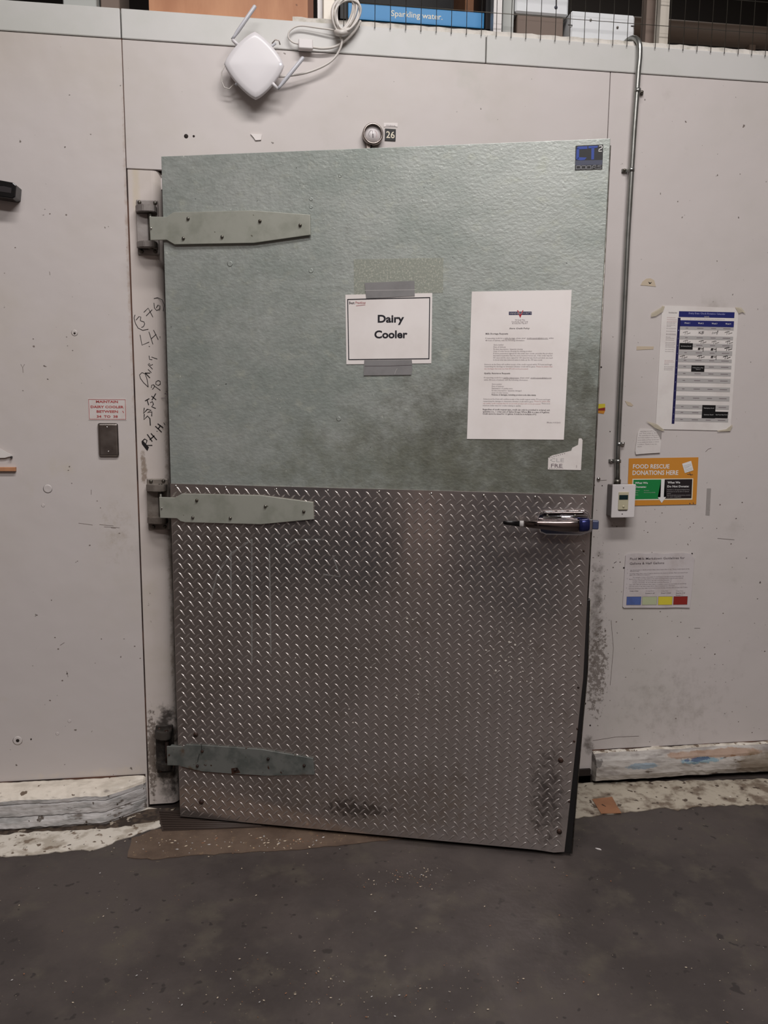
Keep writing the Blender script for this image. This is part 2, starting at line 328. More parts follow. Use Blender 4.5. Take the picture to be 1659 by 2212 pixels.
    def text(s, body, x0, x1, zb, cap, y, m, bold=0.0, shear=0.0, res=1, rot=0.0):
        """letters between x0 and x1 on the baseline zb with capital height cap"""
        cu = bpy.data.curves.new('t', 'FONT'); cu.body = body; cu.resolution_u = res; cu.offset = bold; cu.shear = shear
        o = bpy.data.objects.new('t', cu); COL.objects.link(o)
        dg = bpy.context.evaluated_depsgraph_get(); me = bpy.data.meshes.new_from_object(o.evaluated_get(dg))
        vv = np.array([v.co[:] for v in me.vertices]); fs = [tuple(p.vertices) for p in me.polygons]
        bpy.data.objects.remove(o); bpy.data.curves.remove(cu); bpy.data.meshes.remove(me)
        if len(vv) == 0: return
        a, b_ = vv[:, 0].min(), vv[:, 0].max(); sx = (x1-x0)/(b_-a); sz = cap/0.72
        X = (vv[:, 0]-a)*sx; Z = vv[:, 1]*sz
        c, n = math.cos(rot), math.sin(rot)
        s.add([(x0+X[i]*c-Z[i]*n, y, zb+X[i]*n+Z[i]*c) for i in range(len(vv))], fs, m)
    def build(s, name, parent=None, frame=WALL, anchor=None, **props):
        me = bpy.data.meshes.new(name)
        if parent is not None: anchor = parent['_a']; anchor = [anchor[0], anchor[1], anchor[2]]
        elif anchor is None: anchor = [0, 0, 0]
        A = np.array(anchor, float)
        me.from_pydata([tuple(np.array(q)-A) for q in s.v], [], s.f)
        for m in s.mats: me.materials.append(m)
        for i, p in enumerate(me.polygons): p.use_smooth = s.sm[i]; p.material_index = s.mi[i]
        me.update()
        o = bpy.data.objects.new(name, me); COL.objects.link(o)
        if parent is not None:
            o.parent = parent
        else:
            o.location = tuple(frame.loc+frame.R@A); o.rotation_euler = (0, 0, frame.rz)
        o['_a'] = list(map(float, A))
        for k, v in props.items(): o[k] = v
        return o

def thing(name, label, cat, frame, anchor, group=None, kind=None):
    o = bpy.data.objects.new(name, None); COL.objects.link(o); o.empty_display_size = 0.05
    A = np.array(anchor, float); o.location = tuple(frame.loc+frame.R@A); o.rotation_euler = (0, 0, frame.rz)
    o['_a'] = list(map(float, A)); o['label'] = label; o['category'] = cat
    if group: o['group'] = group
    if kind: o['kind'] = kind
    return o
def W2(px, py, off=0.0, fr=WALL):
    q = fr.hit(px, py, off); return (q[0], q[2])
def D2(px, py, off=0.0): return W2(px, py, off, DOOR)
def Z(ox, oy, sc, fr=WALL, off=0.0):
    """reader for coordinates taken on an enlarged crop"""
    return lambda x, y: W2(ox+x/sc, oy+y/sc, off, fr)
def centre(pts):
    a = np.array(pts); return a.mean(0)

# ================================================================== THE SETTING
XA = -0.457; XB = 1.1465; ZC = 2.5595; ZT = 2.648; ZB = 0.118; XR = 1.937
OPX0, OPX1, OPZ = -0.352, 1.02, 2.12
floor_o = MB(); n = 1
floor_o.box(-5, 6, -6.0, 3.2, -0.1, 0.0, 'floor')
floor_o.build('floor', label='dark worn concrete floor in front of the cooler', category='floor', kind='structure')
b = MB(); b.box(-3.2, XA-0.0022, 0, 0.1, 0.0, ZC-0.0008, 'wall_l', 0.0015, 1)
b.build('wall_left', label='off-white scuffed cooler wall panel left of the hinge jamb', category='wall', kind='structure')
b = MB(); b.box(XA+0.0, XB-0.0015, 0, 0.1, OPZ+0.055, ZC-0.0008, 'wall', 0.0015, 1)
b.build('wall_header', label='off-white wall panel above the cooler door', category='wall', kind='structure')
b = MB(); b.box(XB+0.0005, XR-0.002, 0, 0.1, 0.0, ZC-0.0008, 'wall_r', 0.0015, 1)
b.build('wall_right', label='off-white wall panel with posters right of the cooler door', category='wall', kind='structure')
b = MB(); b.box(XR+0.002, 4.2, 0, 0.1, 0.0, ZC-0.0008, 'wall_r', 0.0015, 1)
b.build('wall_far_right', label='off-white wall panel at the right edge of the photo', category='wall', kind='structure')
# left jamb with a rounded outer corner next to the door
prof = [(XA+0.0022, 0.1), (XA+0.0022, 0.0015), (XA+0.0035, 0.0)]
for i in range(9):
    q = i/8*PI/2; prof.append((OPX0-0.03+0.03*math.sin(q), 0.03-0.03*math.cos(q)))
prof += [(OPX0, 0.1)]
b = MB(); b.prism(prof, 0.012, OPZ+0.052, 'jamb', axis='z')
jm = b.build('trim_1', label='off-white hinge-side door jamb with handwriting in black marker', category='door jamb', kind='structure')
b = MB(); b.prism([(OPX1, 0.0), (XB-0.001, 0.0), (XB-0.001, 0.1), (OPX1, 0.1)], 0.0, OPZ+0.052, 'wall_r', axis='z')
b.build('trim_2', label='latch-side door jamb behind the ajar door', category='door jamb', kind='structure')
b = MB(); b.box(OPX0-0.002, OPX1+0.002, 0.02, 0.1, OPZ, OPZ+0.052, 'wall', 0.0)
b.build('trim_3', label='lintel behind the top of the cooler door', category='door lintel', kind='structure')
# joints between the panels
b = MB(); b.box(XA-0.004, XA+0.004, 0.004, 0.05, 0.0, ZC, 'rust_joint')
b.box(XB-0.003, XB+0.003, 0.003, 0.05, 0.0, ZC, 'rust_joint'); b.box(XR-0.003, XR+0.003, 0.004, 0.05, 0.0, ZC, 'gap')
b.box(XA, XB, 0.012, 0.05, OPZ+0.05, OPZ+0.058, 'rust_joint'); b.box(-3.2, 4.2, 0.002, 0.05, ZC-0.004, ZC+0.002, 'rust_joint')
b.build('trim_4', label='dark rusty joints between the wall panels', category='panel joint', kind='structure')
# cap flashing along the top, in three lengths
xs = [-3.2, W2(261, 50)[0], W2(1050, 100)[0], 4.2]
for i in range(3):
    b = MB(); b.box(xs[i]+0.0015, xs[i+1]-0.0015, -0.003, 0.1, ZC+0.0005, ZT, 'cap', 0.003, 2)
    b.build('trim_%d' % (5+i), label=['length of white cap flashing over the left wall panel', 'long white cap flashing above the door behind the router',
        'white cap flashing over the right wall panel behind the conduit'][i], category='flashing', kind='structure')
b = MB(); xx = np.linspace(W2(632, 45)[0], 4.2, 260)
vs_ = []; fs = []
for i, x in enumerate(xx):
    j = 0.004*math.sin(i*1.3)+0.004*random.random(); vs_ += [(x, 0.0+j, ZT-0.004), (x, 0.008+0.5*j, ZT+0.016+0.5*j), (x, 0.03, ZT+0.022+0.3*j)]
for i in range(len(xx)-1):
    for k in range(2): fs.append((3*i+k, 3*i+3+k, 3*i+4+k, 3*i+1+k))
b.add(vs_, fs, 'strip', True)
b.build('trim_8', label='crinkled glossy white flashing strip along the top edge under the wire mesh', category='flashing', kind='structure')
# roof of the cooler and dark space above and behind it
b = MB(); b.box(-3.2, 4.2, 0.1, 3.0, 2.5, 2.62, 'cap'); b.build('ceiling_cooler', label='flat roof of the walk-in cooler used for storage', category='roof', kind='structure')
b = MB(); b.box(-5, 6, 3.0, 3.1, 0, 5.0, 'dark'); b.build('wall_back', label='dark wall far behind the cooler roof', category='wall', kind='structure')
b = MB(); b.box(-5, 6, -6.0, 3.2, 4.75, 4.85, 'dark'); b.build('ceiling', label='dark warehouse ceiling', category='ceiling', kind='structure')
b = MB(); b.box(-5, 6, -6.1, -6.0, 0, 4.8, 'rear'); b.build('wall_rear', label='plain wall behind the photographer', category='wall', kind='structure')
b = MB(); b.box(-5.1, -5, -6, 3.2, 0, 4.8, 'rear'); b.build('wall_side', label='side wall of the stock room', category='wall', kind='structure')
b = MB(); b.box(6, 6.1, -6, 3.2, 0, 4.8, 'rear'); b.build('wall_far_side', label='opposite side wall of the stock room', category='wall', kind='structure')
b = MB()
b.box(OPX0-0.25, OPX0-0.2, 0.1, 2.2, 0, 2.45, 'inside'); b.box(OPX1+0.2, OPX1+0.25, 0.1, 2.2, 0, 2.45, 'inside'); b.box(OPX0-0.25, OPX1+0.25, 2.2, 2.25, 0, 2.45, 'inside')
b.build('wall_inner', label='dark inside walls of the dairy cooler', category='wall', kind='structure')

# left kerb with mitred end (rough plaster)
def rough(v, amp, sc=14):
    import mathutils
    q = mathutils.noise.noise_vector(Vector(v)*sc); q2 = mathutils.noise.noise_vector(Vector(v)*sc*4)*1.3
    return (v[0]+q[0]*amp*0.4, v[1]+q[1]*amp+q2[1]*amp*0.5, v[2]+q[2]*amp+q2[2]*amp*0.4)
def extr(prof, stations, m, amp, mtop=None, ntop=0):
    """prof [(depth, z)], stations [(x, depth scale)]"""
    b = MB(); vs_ = []; k = len(prof)
    for x, sc_, in stations:
        for d, z in prof: vs_.append(rough((x, -d*sc_-(0.0 if sc_ > 0.99 else 0.002), z), amp if 0 < z else 0.0))
    f1, f2 = [], []
    for i in range(len(stations)-1):
        for j in range(k-1):
            (f2 if j < ntop else f1).append((i*k+j, (i+1)*k+j, (i+1)*k+j+1, i*k+j+1))
    base = len(b.v); b.add(vs_, f1, m, False)
    if f2:
        b.add(vs_, f2, mtop, False)
    e = (len(stations)-1)*k
    b.add([vs_[e+j] for j in range(k)]+[(vs_[e][0], 0.02, 0.0), (vs_[e][0], 0.02, prof[0][1])], [tuple(range(k+2))[::-1]], m)
    b.add([vs_[j] for j in range(k)]+[(vs_[0][0], 0.02, 0.0), (vs_[0][0], 0.02, prof[0][1])], [tuple(range(k+2))], m)
    return b
def dense(p, n=3):
    o = []
    for i in range(len(p)-1):
        for k in range(n): o.append((p[i][0]+(p[i+1][0]-p[i][0])*k/n, p[i][1]+(p[i+1][1]-p[i][1])*k/n))
    return o+[p[-1]]
pl = dense([(-0.01, 0.126), (0.03, 0.121), (0.062, 0.114), (0.082, 0.106)], 4)+dense([(0.088, 0.098), (0.089, 0.086), (0.084, 0.084), (0.092, 0.081), (0.095, 0.062), (0.097, 0.046), (0.091, 0.043), (0.101, 0.040), (0.107, 0.028), (0.112, 0.012), (0.106, 0.009), (0.104, 0.0)], 2)
st = [(x, 1.0) for x in np.linspace(-3.2, -1.1, 60)]+[(x, 1.0) for x in np.linspace(-1.08, -0.60, 110)]+[(-0.585, 0.97), (-0.573, 0.90), (-0.55, 0.74), (-0.53, 0.6), (-0.51, 0.45), (-0.49, 0.31), (-0.470, 0.16), (XA-0.006, 0.05)]
b = extr(pl, st, 'curb', 0.0038, 'curb_top', 13)
b.build('baseboard_left', label='lumpy stepped white kerb at the foot of the left wall', category='kerb', kind='structure')
pr = dense([(-0.01, 0.128), (0.012, 0.126), (0.030, 0.118), (0.044, 0.102), (0.050, 0.08), (0.050, 0.045), (0.042, 0.022), (0.03, 0.016)], 3)
st = [(x, 1.0) for x in np.linspace(1.196, 4.2, 170)]
b = extr(pr, st, 'curb_r', 0.004, 'whitep', 4)
b.build('baseboard_right', label='rounded baseboard smeared with blue and orange paint under the right wall', category='baseboard', kind='structure')
# black recess below and beside the right baseboard
b = MB(); b.box(-3.2, XA-0.008, -0.004, 0.0, 0.118, 0.1275, 'rust_joint'); b.box(1.196, 4.2, -0.003, 0.0, 0.121, 0.129, 'rust_joint')
b.build('trim_14', label='rusty joint where the kerbs meet the wall panels', category='joint', kind='structure')
P_ = [(-3.2, -0.09), (-0.60, -0.09), (XA, -0.02), (-0.36, -0.02), (-0.40, -0.10), (-0.47, -0.115), (-0.58, -0.135), (-0.80, -0.128), (-3.2, -0.13)]
Q_ = []
for i_ in range(len(P_)):
    p_, q_ = np.array(P_[i_]), np.array(P_[(i_+1) % len(P_)]); k_ = max(1, int(np.linalg.norm(q_-p_)/0.015))
    for j_ in range(k_): w_ = p_+(q_-p_)*j_/k_; Q_.append((w_[0], w_[1]+(random.uniform(-0.007, 0.007) if w_[1] < -0.095 else 0)))
b = MB(); b.prism(Q_, 0.0034, 0.0045, 'grime', axis='z'); b.build('trim_15', label='brown dirt packed into the crevice at the foot of the left kerb', category='dirt', kind='structure')
b = MB(); b.box(1.09, 4.2, -0.012, -0.001, 0.0, 0.03, 'gap'); b.box(1.09, 1.19, -0.012, -0.001, 0.0, 0.055, 'gap')
b.build('trim_9', label='black gap under the right baseboard', category='gap', kind='structure')

# painted strips on the floor, worn threshold and ribbed mat
def fpoly(name, px, z, m, label, cat, jag=0.006, kind='structure'):
    P = [FLOOR.hit(x, y)[:2] for x, y in px]; Q = []
    for i in range(len(P)):
        a, c = P[i], P[(i+1) % len(P)]; L = np.linalg.norm(c-a); k = max(1, int(L/0.02))
        for j in range(k):
            q = a+(c-a)*j/k; Q.append((q[0]+random.uniform(-jag, jag), q[1]+random.uniform(-jag, jag)))
    b = MB(); b.prism(Q, 0.0003, z, m, axis='z')
    return b.build(name, label=label, category=cat, kind=kind)
fpoly('trim_10', [(-140, 1812), (0, 1795), (120, 1790), (240, 1768), (322, 1745), (352, 1752), (345, 1785), (310, 1800), (255, 1815), (243, 1823), (205, 1836), (90, 1845), (0, 1853), (-140, 1866)], 0.003, 'whitep', 'chipped white paint band on the floor along the left kerb', 'floor paint')
fpoly('trim_11', [(1225, 1692), (1285, 1692), (1659, 1684), (1800, 1680), (1800, 1733), (1659, 1739), (1520, 1742), (1462, 1752), (1440, 1745), (1400, 1752), (1340, 1756), (1262, 1765), (1225, 1772)], 0.003, 'whitep_r', 'dirty white paint band on the floor along the right baseboard', 'floor paint')
fpoly('trim_12', [(282, 1812), (330, 1795), (420, 1780), (600, 1775), (900, 1790), (880, 1808), (845, 1815), (780, 1822), (620, 1838), (520, 1843), (400, 1850), (330, 1857), (275, 1853)], 0.0022, 'threshold', 'brown worn threshold patch on the floor below the door', 'threshold', 0.004)
b = MB(); P = [FLOOR.hit(x, y)[:2] for x, y in [(340, 1755), (395, 1752), (620, 1768), (600, 1786), (565, 1789), (350, 1797)]]
b.prism(P, 0.0025, 0.005, 'mat', axis='z')
a0, a1 = P[5], P[4]; c0, c1 = P[0], P[2]
for k in range(8):
    t = (k+0.5)/8; q0 = a0+(c0-a0)*t; q1 = a1+(c1-a1)*t; b.tube([(q0[0]+0.006, q0[1], 0.006), (q1[0]-0.006, q1[1], 0.006)], 0.0035, 'mat', 6)
b.build('floor_mat', anchor=[P[5][0], P[5][1], 0], label='dark brown ribbed strip on the floor under the hinge side of the door', category='mat')

# ================================================================== THE DOOR
ZBot = 0.015; ZTop = 2.1885; PZ = 1.1745
door = thing('door_1', 'ajar cooler door with grey galvanised top and diamond plate bottom', 'door', DOOR, (0, 0, 0), kind='structure')
RX = lambda z: 1.303+(1.337-1.303)*min(1, max(0, z/0.6))+(0.007*(z-0.6)/1.6 if z > 0.6 else 0)
b = MB(); b.prism([(0.004, ZBot), (1.30, ZBot), (1.330, 0.6), (RX(2.1)-0.003, ZTop-0.003), (0.004, ZTop-0.003)], 0.002, 0.075, 'edge')
b.build('core', door)
b = MB(); b.prism([(0, PZ-0.01), (RX(PZ), PZ-0.01), (RX(2.18), ZTop), (0, ZTop)], -0.0015, 0.06, 'galv', 0.0015, 2)
b.build('galvanised_panel', door, label='grey galvanised upper door skin')
# small dents
# kick plate with raised lugs
b = MB()
zz = [ZBot, 0.03, 0.1, 0.25, 0.6, PZ]
pts = [(0.0, PZ), (0.0, ZBot)]+[(1.21, ZBot), (1.27, ZBot-0.004), (1.303, ZBot+0.002)]+[(RX(z), z) for z in (0.1, 0.25, 0.4, 0.6, PZ)]
b.prism(pts, -0.0045, -0.001, 'plate', 0.0008, 1)
HP, VP = 0.0331, 0.0317; Lg, Wd, Hh = 0.0285, 0.0029, 0.0017
def lug(cx, cz, ang, sgn):
    c, s_ = math.cos(ang), math.sin(ang)
    def T(a, t, h):
        return (cx+a*c-t*s_, -0.0045-h, cz+a*s_+t*c)
    L = Lg/2; vs_ = []
    st = [-1, -0.62, -0.25, 0.25, 0.62, 1]; wd = [0.02, 0.62, 0.98, 0.98, 0.62, 0.02]; hh = [0, 0.62, 1, 1, 0.62, 0]
    for i in range(6):
        a = st[i]*L; sk = 0.0009*math.sin(st[i]*PI)*sgn
        w = wd[i]*Wd; h = hh[i]*Hh
        vs_ += [T(a, sk-w, 0), T(a, sk-w*0.28, h), T(a, sk+w*0.28, h), T(a, sk+w, 0)]
    fs = []
    for i in range(5):
        for j in range(3): fs.append((4*i+j, 4*i+4+j, 4*i+5+j, 4*i+1+j))
    return vs_, fs
allv, allf = [], []
nx, nz = int(1.34/HP)+1, int((PZ-ZBot)/VP)+1
for i in range(nx+1):
    for j in range(nz+1):
        for q in (0, 1):
            x = 0.012+(i+0.5*q)*HP; z = 0.03+(j+0.5*q)*VP
            if x > RX(z)-0.010 or x < 0.010 or z > PZ-0.010 or z < ZBot+0.010: continue
            v, f = lug(x+random.gauss(0, 0.0002), z, math.radians((41 if q == 0 else -47)+random.gauss(0, 1.2)), 1 if q == 0 else -1)
            o = len(allv); allv += v; allf += [tuple(o+k for k in g) for g in f]
b.add(allv, allf, 'lug', False)
kp = b.build('kick_plate', door, label='scuffed steel diamond plate')
def bolts(parent, pts, r, h, m, y, nm='bolt', hexa=False, lab=None):
    for p in pts:
        b = MB(); b.bolt((p[0], y, p[1]), r, h, m, hexa); o = b.build(nm, parent)
        if lab: o['label'] = lab
bolts(kp, [D2(380.7, 1049.5), D2(488, 1053), D2(597.6, 1056.5), D2(708.6, 1059.5), D2(819, 1062), D2(932, 1066), D2(1045, 1070), D2(1156, 1073.5), D2(1264, 1075)]+
      [D2(1254, 1304), D2(1250, 1416)], 0.0038, 0.003, 'screw', -0.0045, 'screw')
bolts(kp, [D2(1260, 1190), D2(1249, 1484), D2(1247, 1573), D2(1240, 1600), D2(1229, 1730)], 0.0036, 0.003, 'rust', -0.0045, 'screw', lab='rusty screw')
bolts(kp, [D2(424, 1586), D2(436, 1731), D2(1211, 1641), D2(1208, 1795)], 0.0085, 0.006, 'rust', -0.0045, 'bolt', lab='rusty round bolt')
# crumpled corner and black edge gasket
b = MB()
b.prism([(1.300, 0.012), (1.325, 0.010), (1.349, 0.6), (1.3475, 0.85), (1.334, 0.85), (1.331, 0.6)], 0.000, 0.02, 'edge', 0.002, 1)
b.tube([(1.327, -0.001, 0.012), (1.333, -0.001, 0.2), (1.342, -0.001, 0.45), (1.3495, -0.001, 0.62), (1.3485, 0, 0.85)], 0.0016, 'bolt', 6)
b.build('edge_gasket', door, label='torn black edge seal')
b = MB(); b.tube([(RX(0.85)+0.002, 0.001, 0.85), (RX(1.17)+0.003, 0.001, 1.17), (RX(2.15)+0.001, 0.001, 2.17)], 0.0022, 'bolt', 6); b.build('edge_trim', door)

def strap(px, bl, pin, dots, m, bm_, top):
    P = [D2(x, y, 0.012) for x, y in px]
    b = MB(); b.prism(P, -0.012, -0.006, m, 0.0012, 2)
    o = b.build('strap_hinge', door, label=top)
    bolts(o, [D2(x, y, 0.014) for x, y in bl], 0.0052, 0.0055, bm_, -0.012, 'bolt')
    bolts(o, [D2(pin[0], pin[1], 0.014)], 0.003, 0.004, 'screw' if m == 'strap' else bm_, -0.012, 'pin')
    # knuckle running back to the jamb side
    x0 = min(p[0] for p in P); zc = D2(pin[0], pin[1], 0.012)[1]
    b = MB(); b.box(x0+0.004, 0.03, -0.007, 0.018, zc-0.026, zc+0.026, m, 0.002, 1); b.build('knuckle', o)
    return o
s1 = strap([(322.4, 467.6), (359.6, 468.4), (374.2, 458.4), (545.3, 454.4), (669.9, 463.7), (670.5, 507.4), (547.9, 524.7), (376.8, 527.9), (359.6, 518), (324.6, 518.8)],
    [(406, 472.1), (561.2, 477.5), (648.2, 486.2), (395.9, 514.6), (479.5, 511.4)], (326.4, 492.8), [], 'strap', 'bolt', 'clean zinc strap')
s2 = strap([(343.7, 1073.9), (376.8, 1075.2), (383, 1072), (392.4, 1066.6), (562.2, 1070), (676.2, 1085), (677.5, 1121.8), (563.5, 1132.7), (400.2, 1128.3), (390, 1126), (382, 1119.8), (345.7, 1118.7)],
    [(424.8, 1080.9), (573, 1093.8), (656, 1105), (416.2, 1117.9), (497.4, 1119.2)], (349, 1098), [], 'strap', 'bolt', 'zinc strap over the plate joint')
s3 = strap([(360, 1612.6), (395, 1613), (401.5, 1608.7), (445.5, 1610.5), (564.8, 1619), (676.2, 1638.5), (678.8, 1673.5), (575, 1676), (500, 1672), (435, 1667), (404, 1661.8), (388.5, 1654), (361.3, 1653.3)],
    [(436.5, 1623), (579, 1639.8), (656.8, 1654), (426, 1654.8), (507.7, 1663)], (365, 1631), [], 'strap_dirty', 'rust', 'cracked rusty strap')
zf = Z(290, 1540, 3.858, DOOR, 0.0122)
b = MB(); b.stroke([zf(560, 265), zf(562, 312)], 0.0018, -0.0123, 'edge'); b.stroke([zf(543, 342), zf(533, 380), zf(528, 412)], 0.0018, -0.0123, 'edge')
b.stroke([zf(400, 452), zf(560, 490), zf(840, 512), zf(1050, 524)], 0.003, -0.0123, 'rust'); b.flat([zf(808, 462), zf(860, 455), zf(885, 500), zf(812, 508)], -0.0123, 'rust'); b.build('crack', s3)

# latch handle ------------------------------------------------------
zh = Z(1060, 1040, 6.38, DOOR, 0.02)
lt = MB()
P = [zh(640, 520), zh(665, 450), zh(730, 412), zh(1290, 400), zh(1345, 430), zh(1388, 520), zh(1385, 700), zh(1250, 745), zh(760, 735), zh(680, 700)]
lt.prism(P, -0.022, -0.0045, 'chrome', 0.004, 3)
latch = lt.build('latch_body', door, label='chrome door latch')
b = MB(); P = [zh(700, 455), zh(760, 428), zh(1270, 420), zh(1290, 452), zh(1000, 462), zh(720, 470)]; b.prism(P, -0.0235, -0.021, 'dchrome', 0.0008, 2)
a_, c_ = zh(720, 495), zh(1330, 490); b.tube([(a_[0], -0.024, a_[1]), (c_[0], -0.026, c_[1])], 0.0045, 'chrome', 10); b.build('ridge', latch)
b = MB()
for x in (780, 1160):
    q = zh(x, 470); b.bolt((q[0], -0.022, q[1]), 0.0045, 0.004, 'bolt')
b.build('latch_screw', latch)
# lever: lofted tapered bar standing off the plate
zl = Z(1060, 1040, 6.38, DOOR, 0.05)
def loft(secs, m, n=14):
    b = MB(); vs_ = []; fs = []
    for x, zc, hz, yc, hy in secs:
        for j in range(n):
            q = 2*PI*j/n; ca, sa = math.cos(q), math.sin(q); e = 0.6
            vs_.append((x, yc+hy*math.copysign(abs(ca)**e, ca), zc+hz*math.copysign(abs(sa)**e, sa)))
    for i in range(len(secs)-1):
        for j in range(n): fs.append((i*n+j, i*n+(j+1) % n, (i+1)*n+(j+1) % n, (i+1)*n+j))
    fs += [tuple(range(n))[::-1], tuple((len(secs)-1)*n+j for j in range(n))]
    b.add(vs_, fs, m, True); return b
def sec(x, yt, yb, yc, hy):
    a = zl(x, yt); c = zl(x, yb); return (a[0], (a[1]+c[1])/2, (a[1]-c[1])/2, yc, hy)
secs = [sec(168, 545, 572, -0.056, 0.003), sec(190, 535, 590, -0.056, 0.006), sec(400, 540, 618, -0.055, 0.008)]
loft(secs, 'black').build('lever_grip', latch, label='black lever tip')
secs = [sec(400, 539, 619, -0.055, 0.0085), sec(455, 540, 624, -0.054, 0.0088)]
loft(secs, 'gry').build('grip_band', latch)
secs = [sec(455, 541, 623, -0.054, 0.0084), sec(700, 540, 655, -0.051, 0.010), sec(950, 540, 690, -0.046, 0.014), sec(1200, 535, 700, -0.040, 0.018), sec(1230, 530, 700, -0.036, 0.018)]
loft(secs, 'dchrome').build('lever', latch, label='dark chrome lever')
secs = [sec(1230, 528, 700, -0.036, 0.0185), sec(1290, 525, 702, -0.034, 0.019), sec(1350, 522, 700, -0.030, 0.02), sec(1372, 530, 690, -0.030, 0.018)]
loft(secs, 'blue_pl').build('lever_pivot', latch, label='lever end with blue film')
a = D2(1274, 1124.5, 0.02); c = D2(1293, 1144, 0.02)
b = MB(); b.box(a[0]+0.003, c[0], -0.022, -0.002, c[1], a[1], 'bluegrey', 0.003, 2); b.build('latch_tongue', latch, label='blue-grey latch tongue past the door edge')
b = MB(); a = D2(1268, 1121, 0.03); c = D2(1280, 1147, 0.03); b.box(a[0], c[0], -0.034, -0.004, c[1], a[1], 'chrome', 0.003, 2); b.build('end_cap', latch)

# ------------------------------------------------------------------ hinge brackets on the jamb
def hbracket(x0, x1, y0, y1, yu0, yu1, yl0, yl1, m, bm_, label, bb, wpx=3):
    a = W2(x0, y0, 0.005); c = W2(x1, y1, 0.005); an = ((a[0]+c[0])/2, 0, c[1])
    t = thing('hinge_bracket', label, 'hinge bracket', WALL, an, group='hinge brackets on the left jamb')
    zu0, zu1 = W2(x0, yu0, 0.04)[1], W2(x0, yu1, 0.04)[1]; zl0, zl1 = W2(x0, yl0, 0.04)[1], W2(x0, yl1, 0.04)[1]
    X0, X1 = a[0], c[0]; w = X1-X0
    b = MB(); b.box(X0, X1, -0.007, -0.0005, c[1], a[1], m, 0.003, 2); b.build('back_plate', t)
    b = MB(); b.box(X0+0.001, X0+w*0.55, -0.022, -0.006, zl1, zu1, m, 0.002, 2); b.build('web', t)
    for i, (z1, z0) in enumerate(((zu0, zu1), (zl0, zl1))):
        P = [(X0, -0.004), (X0, -0.026), (X0+w*0.15, -0.042), (X0+w*0.4, -0.052), (X0+w*0.7, -0.054), (X0+w*0.88, -0.048), (X0+w*0.95, -0.036), (X0+w*0.95, -0.004)]
        b = MB()
        bb_ = bmesh.new(); lo = [bb_.verts.new((p[0], p[1], z0)) for p in P]; hi = [bb_.verts.new((p[0], p[1], z1)) for p in P]
        bb_.faces.new(lo[::-1]); bb_.faces.new(hi)
        for k in range(len(P)): bb_.faces.new((lo[k], lo[(k+1) % len(P)], hi[(k+1) % len(P)], hi[k]))
        bmesh.ops.recalc_face_normals(bb_, faces=bb_.faces[:]); bmesh.ops.bevel(bb_, geom=bb_.edges[:], offset=0.002, segments=2, affect='EDGES')
        b.bm(bb_, m); b.build('lug', t)
    b = MB(); b.tube([(X0+w*0.68, -0.034, zl1-0.002), (X0+w*0.68, -0.034, zu0+0.002)], 0.0065, bm_, 12); b.build('hinge_pin', t)
    for x, y in bb:
        q = W2(x, y, 0.009); bo = MB(); bo.bolt((q[0], -0.007, q[1]), 0.0062, 0.006, bm_); bo.build('bolt', t)
    return t
hbracket(294, 345, 431, 552, 441, 457, 520, 534, 'bracket', 'bolt', 'topmost of the hinge brackets, grey metal, behind the clean upper strap', [(301, 437), (335, 438), (306, 543), (335, 543)])
hbracket(317, 367, 1034, 1144, 1047, 1062, 1118, 1132, 'bracket_mid', 'bolt', 'middle hinge bracket, brown-grey metal, beside the top edge of the diamond plate', [(326, 1040), (353, 1039), (331, 1138), (356, 1138)])
hbracket(336, 377, 1567, 1668, 1582, 1598, 1650, 1664, 'bracket_dirty', 'rust', 'lowest hinge bracket, blackened with grime, beside the cracked rusty strap', [(344, 1576), (369, 1575), (348, 1665)])

# ------------------------------------------------------------------ handwriting on the jamb
zw = Z(270, 620, 5.98)
b = MB()
thin = [
 [(130,360),(118,400),(135,470),(170,530),(230,560),(300,545)], [(145,425),(180,382),(205,385),(198,435),(212,440),(245,450),(255,475),(240,510),(215,522)],
 [(245,325),(300,272),(330,330),(360,387)], [(275,372),(350,295)], [(375,208),(380,270),(408,302),(445,285),(455,245),(425,232),(405,268)], [(375,150),(420,137),(480,165),(508,230),(495,312)],
 [(195,620),(220,750),(310,712)], [(310,580),(360,737)], [(370,558),(428,677)], [(340,668),(402,612)],
 [(298,1290),(240,1235),(200,1180),(188,1135),(220,1105),(262,1122),(288,1200),(300,1290)], [(300,1065),(340,1105)], [(355,1060),(298,1000),(312,985),(330,1015),(358,1000)],
 [(312,890),(318,935),(350,938)], [(345,905),(416,930)], [(340,1300),(345,1268),(372,1260),(380,1290),(355,1322)], [(372,1265),(395,1290),(455,1332)],
 [(430,1207),(400,1225),(398,1255),(430,1272),(458,1250),(455,1218),(430,1207)]]
for s_ in thin: b.stroke([zw(*p) for p in s_], 0.0022, -0.0006, 'marker')
for s_ in [[(345,1410),(400,1455)], [(350,1457),(397,1378)], [(262,1470),(312,1442)], [(285,1455),(305,1522)], [(330,1492),(355,1480),(368,1515),(345,1545),(395,1568)],
    [(262,1110),(320,1172)], [(265,1112),(322,1112)]]: b.stroke([zw(*p) for p in s_], 0.003, -0.0007, 'marker')
for s_ in [[(250,1565),(238,1632),(290,1578),(338,1590),(290,1622),(348,1612),(345,1665)], [(250,1645),(245,1712),(292,1665),(322,1700),(328,1785)],
    [(290,1905),(350,1992)], [(338,1893),(408,1972)], [(322,1970),(378,1922)], [(395,1800),(470,1870)], [(425,1768),(492,1815)], [(428,1832),(458,1790)],
    [(225,1990),(255,1962),(285,1980),(265,2045),(350,2045)]]: b.stroke([zw(*p) for p in s_], 0.0034, -0.0008, 'marker')
